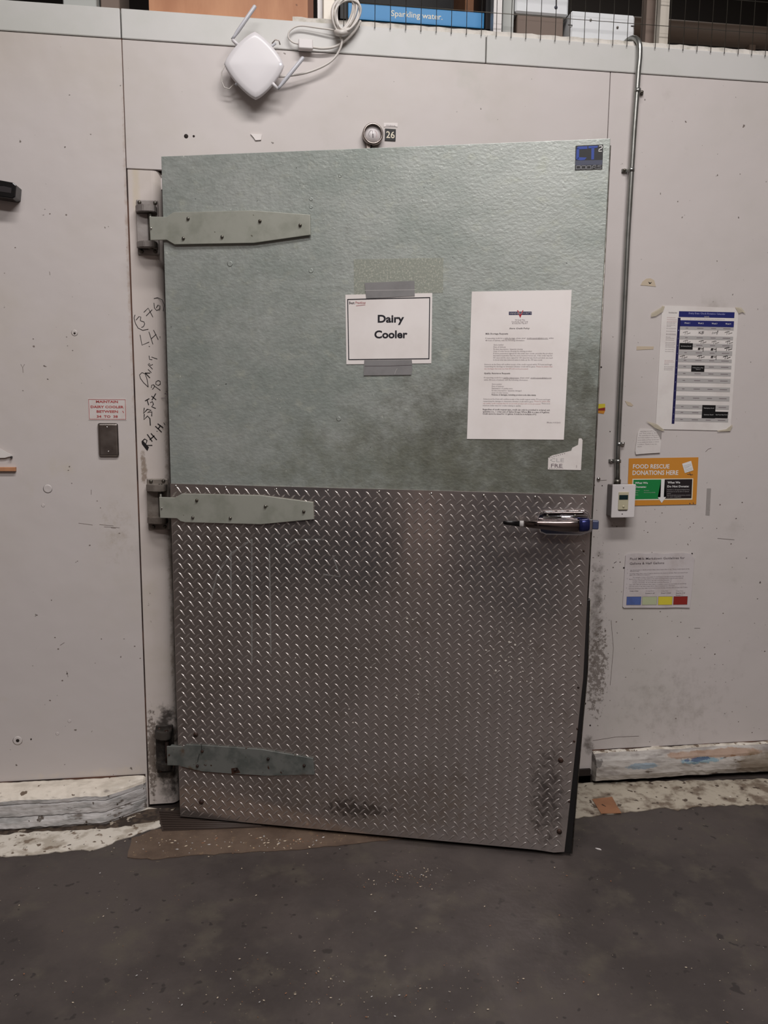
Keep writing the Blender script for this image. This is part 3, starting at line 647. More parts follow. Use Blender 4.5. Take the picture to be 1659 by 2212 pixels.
b.flat([zw(213, 1995), zw(235, 1985), zw(310, 2070), zw(290, 2118), zw(262, 2085), zw(220, 2030)], -0.0009, 'marker')
for p in [(315,768), (452,645), (415,1862)]: b.stroke([zw(*p)], 0.0022, -0.0006, 'marker')
b.stroke([zw(500, 1755), zw(520, 1782)], 0.002, -0.0006, 'marker')
for p in [(540,1350),(545,1385),(520,1380)]: b.stroke([zw(*p)], 0.003, -0.0006, 'ink3')
b.stroke([zw(470, 1435), zw(530, 1435)], 0.002, -0.0006, 'ink2')
b.build('handwriting', jm, label='black marker writing up the jamb')

# ================================================================== THINGS ON THE DOOR
def sheet(name, label, cat, corners, fr, off, m, group=None, th=0.0006, curl=0.0, bend=None):
    """paper rectangle from its four photo corners TL TR BR BL"""
    P = [fr.hit(x, y, off) for x, y in corners]; P = [(p[0], p[2]) for p in P]
    an = centre(P); t = thing(name, label, cat, fr, (an[0], -off+th, min(p[1] for p in P)), group)
    b = MB(); nu, nv = 12, 14; vs_ = []; fs = []
    for j in range(nv+1):
        for i in range(nu+1):
            u, v = i/nu, j/nv
            L = np.array(P[0])*(1-v)+np.array(P[3])*v; R_ = np.array(P[1])*(1-v)+np.array(P[2])*v; q = L*(1-u)+R_*u
            y = -off-(bend(u, v) if bend else 0); vs_.append((q[0], y, q[1]))
    for j in range(nv):
        for i in range(nu): a = j*(nu+1)+i; fs.append((a, a+1, a+nu+2, a+nu+1))
    nb = len(vs_); back = [(v[0], v[1]+th, v[2]) for v in vs_]
    fb = [tuple(nb+k for k in f[::-1]) for f in fs]
    rim = list(range(nu+1))+[j*(nu+1)+nu for j in range(1, nv+1)]+[nv*(nu+1)+i for i in range(nu-1, -1, -1)]+[j*(nu+1) for j in range(nv-1, 0, -1)]
    fr_ = [(rim[k], nb+rim[k], nb+rim[(k+1) % len(rim)], rim[(k+1) % len(rim)]) for k in range(len(rim))]
    b.add(vs_+back, fs+fb+fr_, m, False); b.build('sheet', t)
    return t

DO = 0.003
# --- Dairy Cooler sign
zs = Z(730, 600, 7.213, DOOR, DO+0.0004)
t = sheet('paper_sign', 'white landscape paper sign reading Dairy Cooler taped to the door', 'sign', [(746.1, 636.7), (933.8, 633), (931.7, 784.8), (748.3, 786.9)], DOOR, DO, 'paper')
b = MB(); y = -DO-0.0004
q = [zs(152, 338), zs(1430, 308), zs(1418, 1262), zs(168, 1275)]; b.ring(q, 0.0028, y, 'ink'); b.build('border', t)
b = MB()
for s_, x0, x1, yb, cp in (('Dairy', 620, 1030, 694, 117), ('Cooler', 568, 1083, 938, 117)):
    a, c = zs(x0, yb), zs(x1, yb); h = zs(x0, yb-cp)[1]-a[1]; b.text(s_, a[0], c[0], a[1], h, y, 'ink', bold=0.032, res=4)
b.build('lettering', t)
b = MB(); a, c = zs(175, 410), zs(258, 410); b.text('Best', a[0], c[0], a[1], zs(175, 368)[1]-a[1], y, 'ink3', bold=0.02)
a, c = zs(268, 406), zs(432, 406); b.text('Practices', a[0], c[0], a[1], zs(175, 368)[1]-zs(175, 408)[1], y, 'inkred', bold=0.03, shear=0.2); b.stroke([zs(285, 436), zs(425, 422)], 0.0018, y, 'inkred')
b.build('small_heading', t)
def patch(name, label, cat, pts, fr, off, m, th=0.0004, group=None, extra=None):
    P = [fr.hit(x, y, off) for x, y in pts]; P = [(p[0], p[2]) for p in P]; an = centre(P)
    b = MB(); b.prism(P, -off, -off+th, m)
    if extra: extra(b, -off-0.0002)
    return b.build(name, None, fr, [an[0], -off+th, an[1]], label=label, category=cat, **({'group': group} if group else {}))
def zz_(f, pts, ox, oy, sc): return [(ox+x/sc, oy+y/sc) for x, y in pts]
zt = lambda pts: [(730+x/7.213, 600+y/7.213) for x, y in pts]
def ex_top(b, y): b.stroke([zs(425, 200), zs(1195, 188)], 0.0016, y, 'gry')
patch('tape_strip', 'wide strip of grey tape along the top of the Dairy Cooler sign', 'tape', zt([(415, 80), (1190, 48), (1197, 285), (440, 322)]), DOOR, DO+0.0012, 'tape', extra=ex_top)
def ex_bot(b, y): b.stroke([zs(418, 1376), zs(800, 1374), zs(1150, 1362)], 0.0014, y, 'ink3'); b.stroke([zs(885, 1500), zs(905, 1440), zs(925, 1415)], 0.0012, y, 'gry')
patch('tape_strip', 'wide strip of grey tape along the bottom of the Dairy Cooler sign', 'tape', zt([(410, 1285), (1150, 1278), (1160, 1365), (1145, 1512), (400, 1522)]), DOOR, DO+0.0012, 'tape', extra=ex_bot)
patch('residue_patch', 'pale speckled rectangle of old residue above the Dairy Cooler sign', 'residue', [(764, 560), (958, 557), (957, 632), (900, 634), (765, 640)], DOOR, 0.0021, 'spangle', th=0.0002)

# --- policy sheet
zp = Z(990, 610, 6.319, DOOR, DO+0.0004)
t = sheet('policy_sheet', 'tall white printed Store Credit Policy sheet on the door right of the Dairy Cooler sign', 'notice', [(1019.1, 629.8), (1235, 626.3), (1217.9, 949.9), (1008.7, 948.2)], DOOR, DO, 'paper')
lines = [
 ('900 South Main', 775, 910, 520, 'ink2', 0), ('Fort Worth, Texas 76104', 730, 950, 545, 'ink2', 0), ('817-332-7551 Fax 817', 735, 945, 568, 'ink2', 0),
 ('Store Credit Policy', 697, 975, 637, 'ink3', 2), ('Milk Shortage Requests', 373, 678, 710, 'ink3', 1),
 ('If requesting credit for a milk shortage, please email  creditrequests@dairy.com  within', 370, 1300, 770, 'ink2', 0), ('48 hours of delivery, with the following information:', 370, 905, 800, 'ink2', 0),
 ('Store number', 483, 618, 860, 'ink2', 0), ('Date of delivery', 480, 648, 890, 'ink2', 0), ('Product description / Quantity missing', 480, 877, 920, 'ink2', 0), ('Copy of order invoice showing the missing product', 478, 1003, 948, 'ink2', 0),
 ('If store personnel signed for the total case count, provide the product', 478, 1288, 978, 'ink2', 0), ('description/quantities that the store received versus (ex., if the order was for', 476, 1285, 1007, 'ink2', 0),
 ('150 cases and the store signed for 150 cases but was short a product, we need', 475, 1285, 1037, 'ink2', 0), ('to know what was delivered extra to make up the 150 case count)', 475, 1145, 1066, 'ink2', 0),
 ('Someone at the Dairy will confirm receipt of the credit request within 72 hours and begin', 357, 1280, 1128, 'ink2', 0), ('researching the shortage to determine whether credit will be given.', 357, 1055, 1157, 'ink2', 0), ('Please be aware that', 1065, 1285, 1157, 'inkred', 0),
 ('any shortages that total less than $75 will not be processed.', 355, 955, 1187, 'inkred', 0), ('Quality Assurance Requests', 352, 708, 1250, 'ink3', 1),
 ('If requesting credit for a quality related issue, please email  creditrequests@dairy.com', 350, 1272, 1310, 'ink2', 0), ('within 48 hours of delivery, with the following information:', 350, 950, 1340, 'ink2', 0),
 ('Store number', 460, 595, 1397, 'ink2', 0), ('Date of delivery', 458, 620, 1427, 'ink2', 0), ('Explanation of quality issue', 458, 740, 1456, 'ink2', 0), ('Product description / Quantity damaged', 457, 862, 1486, 'ink2', 0), ('Copy of order invoice', 455, 678, 1515, 'ink2', 0),
 ('Pictures of damages, including product code date stamp', 455, 1060, 1545, 'ink3', 1),
 ('Someone at the Dairy will confirm receipt of the credit request within 72 hours and begin', 342, 1255, 1603, 'ink2', 0), ('researching the damages to determine whether credit will be given.', 340, 1030, 1633, 'ink2', 0), ('Please be aware that', 1040, 1253, 1633, 'inkred', 0),
 ('any quality credit requests that do not provide product will not be processed.', 338, 1125, 1662, 'inkred', 0), ('There is no', 1135, 1253, 1662, 'ink2', 0), ('minimum dollar value for credits relating to quality.', 335, 855, 1690, 'ink2', 0),
 ('Regardless of credit request type, credit can only be provided in ordered unit', 335, 1250, 1748, 'ink3', 1), ('quantities (i.e., 1 order unit of Gallon Kroger Whole Milk is a case of 4 gallons.', 333, 1245, 1778, 'ink3', 1),
 ('Credit cannot be issued for 1-3 gallons. It must be in multiples of 4.)', 333, 1065, 1806, 'ink3', 1), ('Effective 01/01/2015', 1210, 1393, 1922, 'ink2', 0)]
b = MB(); y = -DO-0.0004
for s_, x0, x1, yb, m_, st_ in lines:
    a, c = zp(x0, yb), zp(x1, yb); cp = zp(x0, yb-19)[1]-a[1]
    b.text(s_, a[0], c[0], (a[1]+c[1])/2, cp*(1.15 if st_ else 1.0), y, m_, bold=0.012 if st_ else 0.0, shear=0.2 if st_ == 2 else 0)
b.stroke([zp(635, 776), zp(775, 776)], 0.0006, y, 'ink2'); b.stroke([zp(935, 775), zp(1228, 775)], 0.0006, y, 'ink2'); b.stroke([zp(615, 1314), zp(825, 1314)], 0.0006, y, 'ink2'); b.stroke([zp(985, 1314), zp(1272, 1314)], 0.0006, y, 'ink2')
b.build('printed_text', t)
b = MB(); b.flat([zp(690, 400), zp(1002, 398), zp(1002, 442), zp(690, 444)], y, 'navyl'); b.flatx([zp(803, 380), zp(815, 380), zp(845, 440), zp(880, 380), zp(890, 380), zp(845, 485)], y-0.0002, 'redprint')
a, c = zp(696, 436), zp(996, 436); b.text("VANDERVOORT'S", a[0], c[0], a[1], zp(696, 408)[1]-a[1], y-0.0003, 'gry', bold=0.01); b.build('letterhead_logo', t)

# --- blue and black maker's sticker
zc = Z(1220, 290, 15.08, DOOR, DO+0.0004)
t = sheet('door_sticker', 'small square black and blue sticker reading CT2 DOORS in the top right door corner', 'sticker', [(1243.5, 314.9), (1303.2, 311.9), (1301, 365), (1242, 367.3)], DOOR, DO, 'stick_bg')
b = MB(); y = -DO-0.0005
for q_ in ([(430, 400), (740, 388), (735, 478), (430, 492), (385, 492), (385, 450)], [(385, 450), (470, 450), (465, 790), (385, 830), (370, 790)], [(385, 830), (440, 748), (715, 758), (650, 835), (520, 850)], [(770, 385), (1085, 372), (1060, 442), (765, 462)], [(868, 440), (962, 436), (950, 822), (862, 826)]):
    b.flat([zc(*p_) for p_ in q_], y, 'stick_bl')
b.flat([zc(350, 855), zc(1228, 838), zc(1222, 990), zc(345, 1015)], y+0.0002, 'stick_md')
b.build('blue_letters', t)
b = MB()
for x0 in (375, 545, 715):
    b.ring([zc(x0, 1030), zc(x0+135, 1024), zc(x0+132, 1130), zc(x0-2, 1135)], 0.0015, y-0.0002, 'stick_gr')
b.stroke([zc(885, 1130), zc(900, 1050), zc(930, 1015), zc(1005, 1010), zc(1025, 1050), zc(905, 1065), zc(1030, 1120)], 0.0014, y-0.0002, 'stick_gr')
b.stroke([zc(1190, 1010), zc(1075, 1020), zc(1070, 1060), zc(1185, 1070), zc(1180, 1125), zc(1060, 1125)], 0.0014, y-0.0002, 'stick_gr')
b.stroke([zc(1125, 385), zc(1200, 375), zc(1222, 420), zc(1195, 460), zc(1120, 490), zc(1105, 555), zc(1200, 550)], 0.0022, y-0.0002, 'wht')
b.build('grey_letters', t)

# --- torn label near the latch
zq = Z(720, 540, 2.860, DOOR, DO+0.0003)
def ex_t(b, y):
    a, c = zq(1338, 1308), zq(1425, 1308); b.text('CLE', a[0], c[0], a[1], zq(1338, 1285)[1]-a[1], y, 'gry'); a, c = zq(1345, 1342), zq(1415, 1342); b.text('FRE', a[0], c[0], a[1], zq(1338, 1320)[1]-zq(1338, 1342)[1], y, 'ink2', bold=0.01)
    for k in range(9): b.stroke([zq(1335+k*10, 1350-random.random()*6), zq(1339+k*10, 1350)], 0.0012, y, 'ink2')
    for k in range(8): b.stroke([zq(1335+k*13, 1283-k*3.6), zq(1340+k*13, 1283-k*3.6)], 0.0016, y, 'ink2')
    b.stroke([zq(1503, 1330), zq(1503, 1345)], 0.001, y, 'ink2')
patch('torn_label', 'torn scrap of white label with faint lettering near the lower right of the galvanised panel', 'label',
      [(720+x/2.86, 540+y/2.86) for x, y in [(1328, 1285), (1350, 1270), (1400, 1258), (1470, 1240), (1476, 1222), (1512, 1204), (1516, 1165), (1532, 1163), (1540, 1175), (1530, 1360), (1325, 1356)]], DOOR, DO, 'paper_o', extra=ex_t)

# ================================================================== THINGS ON THE WALL
# --- calendar poster
def cal(u, v): return (1340+(u-0.0595*(v-375))/5.2, 600+(v+0.02*(u-660))/5.2)
WO = 0.0025
zk = lambda u, v: W2(*cal(u, v), WO+0.0005)
t = sheet('calendar_poster', 'tall white date check calendar with blue header and handwritten initials on the right wall', 'poster', [(1430.4, 659.6), (1595.8, 665.4), (1578, 930.8), (1416, 927)], WALL, WO, 'paper_o')
b = MB(); y = -WO-0.0005
def R4(b, u0, u1, v0, v1, yy, m): b.flat([zk(u0, v0), zk(u1, v0), zk(u1, v1), zk(u0, v1)], yy, m)
def TX(b, s_, u0, u1, vb, cp, yy, m, bold=0.0): a, c = zk(u0, vb), zk(u1, vb); b.text(s_, a[0], c[0], a[1], zk(u0, vb-cp)[1]-a[1], yy, m, bold=bold)
R4(b, 660, 1284, 375, 440, y, 'navy'); R4(b, 680, 1284, 476, 544, y, 'navy'); R4(b, 652, 682, 448, 1640, y, 'navyl')
b.build('blue_header', t)
b = MB(); rows = [(546, 580), (650, 690), (734, 775), (812, 866), (906, 945), (975, 1016), (1052, 1095), (1125, 1176), (1222, 1271), (1322, 1375), (1422, 1471), (1492, 1529), (1571, 1611)]
for r0, r1 in rows:
    R4(b, 684, 1284, r0, r1, y, 'gry')
    for c in range(4):
        u = 684+c*150; w = [14, 35, 28, 42][c]; R4(b, u+75-w, u+75+w, (r0+r1)/2-4, (r0+r1)/2+3, y-0.0002, 'ink2')
b.build('grey_rows', t)
for q_ in ((687, 836, 732, 803), (835, 982, 980, 1050), (984, 1133, 1422, 1570), (1133, 1276, 1494, 1566)):
    b = MB(); R4(b, *q_, y-0.0004, 'blk'); b.build('black_box', t)
b = MB(); TX(b, 'Dairy Date Check Rotation Calendar', 770, 1180, 405, 20, y-0.0003, 'lav', 0.01); TX(b, '2025', 945, 1000, 440, 16, y-0.0003, 'gry', 0.01)
for i, u in enumerate((727, 880, 1034, 1188)): TX(b, 'Week %d' % (i+1), u, u+62, 514, 17, y-0.0003, 'wht', 0.01)
TX(b, 'No Inventory Needed', 705, 818, 772, 11, y-0.0006, 'wht'); TX(b, 'Independence Day', 850, 968, 1010, 10, y-0.0006, 'wht'); TX(b, 'Closed', 885, 935, 1028, 10, y-0.0006, 'wht')
TX(b, 'Thanksgiving Closed', 1000, 1115, 1462, 11, y-0.0006, 'wht'); TX(b, 'Christmas Closed', 1005, 1112, 1536, 11, y-0.0006, 'wht'); TX(b, "New Year's Day Closed", 1140, 1270, 1534, 11, y-0.0006, 'wht')
TX(b, 'Store dairy department date check rotation by week and aisle', 790, 1180, 462, 7, y, 'ink2')
for i, v in enumerate([590, 680, 760, 850, 930, 1010, 1085, 1170, 1270, 1370, 1455, 1530, 1592]): TX(b, '%d' % (i+1), 663, 671, v+6, 11, y-0.0004, 'lav')
b.build('printed_text', t)
b = MB()
for (v0, v1, k, m_) in [(395, 412, 1, 'ink3'), (448, 492, 3, 'inkred'), (508, 530, 2, 'ink2'), (545, 550, 1, 'ink2'), (570, 580, 1, 'ink2'), (600, 630, 2, 'ink2'), (640, 650, 1, 'ink2'), (665, 680, 2, 'ink2'), (700, 710, 1, 'ink2'), (728, 778, 4, 'ink2'), (805, 828, 2, 'ink2'), (930, 962, 3, 'inkred'), (975, 1000, 2, 'ink2'), (1018, 1034, 2, 'ink2')]:
    for j in range(k):
        v = v0+(v1-v0)*j/max(1, k-1) if k > 1 else v0; u1 = 640-random.choice([0, 0, 15, 60]); TX(b, 'All stores check dates each week and sign'[:int((u1-545)/2.6)+3], 545 if v0 < 420 else 530, u1, v+5, 9 if v0 > 420 else 18, y, m_)
b.build('side_notes', t)
def INI(kind, u, v, s=1.0, w=0.0012):
    S = {'TL': [[(0, 6), (45, -8), (58, -6)], [(32, -4), (26, 30)], [(52, -2), (46, 24), (92, 8)]],
         'KS': [[(0, -6), (-2, 20)], [(20, -6), (2, 8), (22, 20)], [(60, -8), (32, -4), (34, 4), (60, 8), (48, 20), (26, 20)]],
         'NW': [[(0, 24), (8, -2), (16, 22), (24, 0), (32, 22), (38, 4), (50, 2), (52, 22), (60, 0), (68, -16)], [(60, 30), (74, -14)]],
         'SY': [[(30, 0), (4, 2), (2, 10), (34, 8), (26, 20), (2, 20)], [(42, 0), (48, 14), (64, 4)], [(68, -6), (66, 44)]]}[kind]
    b = MB()
    for s_ in S: b.stroke([zk(u+p[0]*s, v+p[1]*s) for p in s_], w, y-0.0006, 'marker')
    b.build('handwritten_initials', t)
for u, v, k, w in [(718, 608, 'TL', .001), (898, 604, 'KS', .0014), (1045, 600, 'NW', .0013), (1186, 598, 'TL', .0012), (725, 706, 'TL', .001), (902, 705, 'TL', .0013), (1045, 708, 'TL', .0011), (1200, 705, 'TL', .0013),
                   (895, 783, 'SY', .002), (1040, 786, 'SY', .002), (1195, 778, 'TL', .002), (700, 878, 'TL', .0012), (892, 872, 'TL', .0016), (1045, 872, 'SY', .0018), (1183, 872, 'TL', .0018)]: INI(k, u, v, 0.9, w)
# yellowed tape at its corners
zp8 = lambda pts: [(1340+x/5.2, 600+y/5.2) for x, y in pts]
for lab, pts in (('yellowed tape at the upper left corner of the calendar poster', [(350, 395), (462, 330), (470, 312), (500, 320), (480, 380), (400, 430), (345, 440)]),
                 ('yellowed tape at the upper right corner of the calendar poster', [(1290, 330), (1360, 335), (1410, 400), (1370, 385), (1330, 400)]),
                 ('yellowed tape at the lower right corner of the calendar poster', [(1190, 1700), (1255, 1650), (1262, 1665), (1235, 1722), (1095, 1728), (1090, 1718)]),
                 ('yellowed tape at the lower left corner of the calendar poster', [(290, 1610), (400, 1640), (420, 1650), (500, 1715), (470, 1722), (392, 1690)])):
    patch('tape_piece', lab, 'tape', zp8(pts), WALL, WO+0.0022, 'tape_cl')
# --- torn note
zn = Z(1270, 900, 5.925, WALL, 0.0055)
NP = [(665, 150), (760, 152), (830, 160), (870, 185), (915, 260), (935, 320), (925, 462), (760, 472), (690, 478), (615, 485), (605, 440), (625, 300), (640, 200)]
def ex_n(b, y):
    for s_, x0, x1, yb in [('expiring you will be in', 668, 868, 193), ('pull. They contain do. When', 662, 895, 220), ('the quantity you discount', 655, 895, 248), ("don't leave behind one. There is", 642, 905, 276), ('never stable, as they can be used', 638, 912, 306), ('to run additional display or banner', 636, 912, 334), ('in addition. Thanks in any case', 634, 885, 362), ('thanks', 634, 692, 390)]:
        a, c = zn(x0, yb), zn(x1, yb-6); b.text(s_, a[0], c[0], a[1], zn(x0, yb-14)[1]-a[1], y, 'ink2', rot=0.025)
    b.stroke([zn(612, 385), zn(640, 430), zn(668, 474)], 0.0015, y, 'wht')
patch('paper_note', 'small torn note with typed lines between the conduit and the calendar poster', 'note', [(1270+x/5.925, 900+y/5.925) for x, y in NP], WALL, 0.0050, 'paper_o', extra=ex_n)
patch('tape_piece', 'clear greyish tape over the upper corner of the torn note', 'tape', [(1270+x/5.925, 900+y/5.925) for x, y in [(825, 150), (950, 150), (940, 285), (920, 268), (870, 190)]], WALL, 0.0035, 'tape_gr')
# --- food rescue sign
zr = Z(1270, 900, 5.925, WALL, WO+0.0005)
t = sheet('donation_sign', 'orange sign reading Food Rescue Donations Here behind the switch box', 'sign', [(1358.6, 990.3), (1508.8, 987.8), (1504.0, 1089.2), (1354.6, 1092.6)], WALL, WO, 'orange')
b = MB(); y = -WO-0.0005
def RT(b, s_, x0, x1, yb, cp, m, bold=0.0, yy=None): a, c = zr(x0, yb), zr(x1, yb); b.text(s_, a[0], c[0], (a[1]+c[1])/2, zr(x0, yb-cp)[1]-a[1], y if yy is None else yy, m, bold=bold, res=2)
RT(b, 'FOOD RESCUE', 575, 1042, 663, 55, 'wht', 0.02); RT(b, 'DONATIONS HERE', 570, 1155, 745, 58, 'wht', 0.02)
b.build('headline', t)
b = MB(); b.flat([zr(570, 796), zr(1348, 790), zr(1336, 1062), zr(560, 1070)], y, 'cream'); b.flat([zr(583, 808), zr(936, 804), zr(928, 1052), zr(573, 1058)], y-0.0002, 'green'); b.flat([zr(980, 803), zr(1336, 799), zr(1325, 1045), zr(970, 1050)], y-0.0002, 'charc')
b.flatx([zr(938, 800), zr(982, 800), zr(970, 1030), zr(1000, 1028), zr(943, 1105), zr(893, 1032), zr(928, 1030)], y-0.0004, 'wht'); b.build('panels_and_arrow', t)
b = MB(); yy = y-0.0005
RT(b, 'What We', 600, 765, 860, 26, 'wht', 0.02, yy); RT(b, 'Donate:', 600, 745, 910, 26, 'wht', 0.02, yy); RT(b, 'What We', 1018, 1178, 855, 28, 'wht', 0.02, yy); RT(b, 'Do Not Donate:', 1015, 1292, 904, 26, 'wht', 0.02, yy)
for s_, x0, x1, yb in [('Bakery', 605, 660, 950), ('Meat', 605, 640, 978), ('Dairy', 605, 645, 1006), ('Produce', 718, 782, 950), ('Deli and non perishable', 716, 862, 976), ('Recalled or damaged packaging items', 1015, 1300, 940), ('Food past its use by date or opened', 1014, 1290, 964), ('items', 1014, 1060, 988), ('Hot foods held at temperature, alcohol', 1012, 1310, 1010), ('or pet supplies', 1012, 1190, 1032)]: RT(b, s_, x0, x1, yb, 12, 'gry', 0, yy)
b.build('small_print', t)
b = MB(); b.flat([zr(1205, 603), zr(1320, 565), zr(1350, 686), zr(1240, 722)], yy, 'wht')
for k in range(5): b.stroke([zr(1226+4*k, 632+17*k), zr(1318+4*k-(k == 2)*30, 604+17*k)], 0.0012, yy-0.0002, 'gry')
b.build('square_badge', t)
b = MB(); b.stroke([zr(1270, 735), zr(1310, 740), zr(1342, 742)], 0.0015, yy, 'ink3'); b.stroke([zr(1300, 715), zr(1320, 755)], 0.0012, yy, 'ink3'); b.stroke([zr(1300, 1108), zr(1308, 1114)], 0.003, yy, 'ink3'); b.stroke([zr(1345, 1100), zr(1352, 1115)], 0.002, yy, 'ink3'); b.build('scuff_marks', t)
# --- milk markdown guidelines
zm = Z(1320, 1170, 7.9, WALL, 0.005)
t = thing('guideline_card', 'laminated Fluid Milk Markdown Guidelines card with four colour swatches', 'notice', WALL, (W2(1420, 1310)[0], -0.002, W2(1420, 1313)[1]))
OUT = [(250, 240), (275, 210), (340, 205), (420, 195), (600, 205), (760, 192), (900, 208), (1050, 195), (1250, 192), (1340, 205), (1385, 215), (1400, 260), (1432, 290), (1420, 340), (1395, 640), (1372, 900), (1345, 1130), (1100, 1125), (900, 1132), (560, 1130), (220, 1132), (200, 1110), (212, 900), (235, 500)]
b = MB(); b.prism([zm(*p) for p in OUT], -0.0045, -0.002, 'paper_d'); b.build('card', t)
b = MB(); y = -0.005
def MT(s_, x0, x1, yb, cp, m, bold=0.0): a, c = zm(x0, yb), zm(x1, yb); b.text(s_, a[0], c[0], (a[1]+c[1])/2, zm(x0, yb-cp)[1]-a[1], y, m, bold=bold, res=2)
MT('Fluid Milk Markdown Guidelines for', 322, 1255, 303, 38, 'ink3', 0.004); MT('Gallons & Half Gallons', 318, 905, 386, 38, 'ink3', 0.004)
for s_, x0, x1, yb in [('Use this process to identify product dates, setup today\'s date on bar. Twice a week inspect all the', 325, 1335, 482), ('effective areas.', 322, 482, 512), ('Including today\'s date, count 10 days to determine the check or sell date. Mark two letters S and', 318, 1305, 545), ('date it for a 25% price reduction', 316, 665, 577),
    ('For example, if today is December 10, the freeze or sell date would be December 20', 372, 1235, 608), ('Record the in day and if day added on the square provided below using the same method', 310, 1228, 638), ('If today is December 10, the 5 day date would be December 15', 370, 1030, 670), ('If today is December 10, the 9 day date would be December 19', 368, 1025, 702),
    ('Use a 25%, 50% off markdown label, apply a 3 markers coupon on one bottle on everything', 308, 1280, 733), ('with that sell by 5 day date and go above. Mark 2 unopened per directions.', 305, 1088, 766), ('Sales any markdowns that make it on bill before from the day until they take on lower than 9 items', 302, 1300, 797)]: MT(s_, x0, x1, yb, 17, 'ink2')
for i, (x, yb) in enumerate([(278, 482), (274, 545), (270, 638), (262, 733), (258, 797)]): MT('%d.' % (i+1), x, x+14, yb, 16, 'ink2')
MT("Today's Date", 316, 465, 850, 16, 'ink3', 0.01); MT('10 Day Date', 590, 735, 848, 14, 'ink2'); MT('Donate or sell', 585, 742, 886, 16, 'ink3', 0.01); MT('5 Day Date', 858, 975, 848, 14, 'ink2'); MT("Doesn't Check", 855, 1022, 884, 16, 'ink3', 0.01); MT('9 Day Date', 1108, 1230, 848, 14, 'ink2'); MT('Quantity on &', 1106, 1262, 884, 16, 'ink3', 0.01); MT('Donate +1', 1104, 1218, 920, 16, 'ink3', 0.01)
b.build('printed_text', t)
for q, m_, l_ in (([(268, 940), (515, 938), (505, 1080), (260, 1082)], 'sblue', 'blue swatch'), ([(535, 940), (784, 938), (776, 1078), (528, 1080)], 'sgrn', 'pale green swatch'), ([(808, 937), (1049, 936), (1040, 1078), (800, 1080)], 'syel', 'yellow swatch'), ([(1068, 935), (1307, 933), (1298, 1073), (1060, 1076)], 'sred', 'dark red swatch')):
    b = MB(); b.flat([zm(*p) for p in q], y, m_); b.ring([zm(*p) for p in q], 0.0008, y-0.0002, 'ink2'); b.build('colour_swatch', t, label=l_)
b = MB()
for x, yy_, r in [(225, 450, 0.003), (1392, 208, 0.003)]:
    q = zm(x, yy_); b.lathe((q[0], -0.0005, q[1]), [(r, 0), (r, 0.0008)], 'gap', n=10)
b.stroke([zm(60, 370), zm(100, 345)], 0.0018, -0.0006, 'ink3'); b.build('nail_holes', t)

# --- switch box (thermostat) with conduit
t = thing('switch_box', 'white-faced control box with small display at the end of the conduit', 'switch box', WALL, (W2(1335, 1119)[0], 0, W2(1335, 1119, 0.04)[1]))
zb_ = Z(1270, 900, 5.925, WALL, 0.055)
a, c = zb_(318, 868), zb_(592, 1291)
b = MB(); b.box(a[0]+0.004, c[0]-0.004, -0.05, -0.0005, c[1]+0.004, a[1]-0.004, 'boxgrey', 0.002, 2); b.build('box', t)
fp = MB(); fp.box(a[0], c[0], -0.056, -0.050, c[1], a[1], 'white_pl', 0.0022, 2); fo = fp.build('face_plate', t)
zb2 = Z(1270, 900, 5.925, WALL, 0.058)
p0, p1 = zb2(396, 965), zb2(512, 1192)
b = MB(); b.box(p0[0], p1[0], -0.0590, -0.0555, p1[1], p0[1], 'beige', 0.001, 1); mo = b.build('control', t, label='beige control insert')
a1, c1 = zb2(400, 1003), zb2(510, 1062); b = MB(); b.box(a1[0], c1[0], -0.0597, -0.0588, c1[1], a1[1], 'lcd', 0.0003, 1); b.build('display', mo, label='dark green display')
q = zb2(453, 1150); b = MB(); b.bolt((q[0], -0.059, q[1]), 0.0042, 0.003, 'beige'); b.build('button', mo)
b = MB(); b.box(p0[0]+0.003, p1[0]-0.003, -0.0580, -0.055, p1[1]-0.0025, p1[1]+0.0005, 'gap'); b.build('slot', mo)
for x, y_ in ((458, 913), (441, 1247)):
    q = zb2(x, y_); b = MB(); b.bolt((q[0], -0.056, q[1]), 0.0022, 0.0012, 'ink3'); b.build('screw', t)
# conduit
cy = 0.018
def C3(x, y_, off=cy): q = WALL.hit(x, y_, off); return (q[0], q[1], q[2])
xc = C3(1334, 1040)[0]
pts = [C3(1333.5, 1044), C3(1334, 976), C3(1337.5, 900), C3(1347, 700), C3(1356, 510), C3(1364.3, 367), C3(1369.8, 279), C3(1375.2, 205), C3(1378.6, 154), C3(1381.5, 125)]
top = C3(1382, 108); pts += [top]
import itertools
bx, bz = top[0], top[2]
for k in range(1, 9):
    q = k/8*PI*0.62; pts.append((bx-0.012*(1-math.cos(q))*1.2, -cy+0.055*(1-math.cos(q)), bz+0.055*math.sin(q)))
l = pts[-1]; pts += [(l[0]-0.015, min(l[1]+0.015, 0.08), l[2]-0.015), (l[0]-0.05, 0.085, ZT+0.012), (l[0]-0.09, 0.088, ZT+0.011)]
t = thing('conduit', 'galvanised metal conduit running up the right wall from the switch box and over the top', 'conduit', WALL, pts[0])
b = MB(); b.tube(pts, 0.0092, 'conduit', 14); b.build('pipe', t)
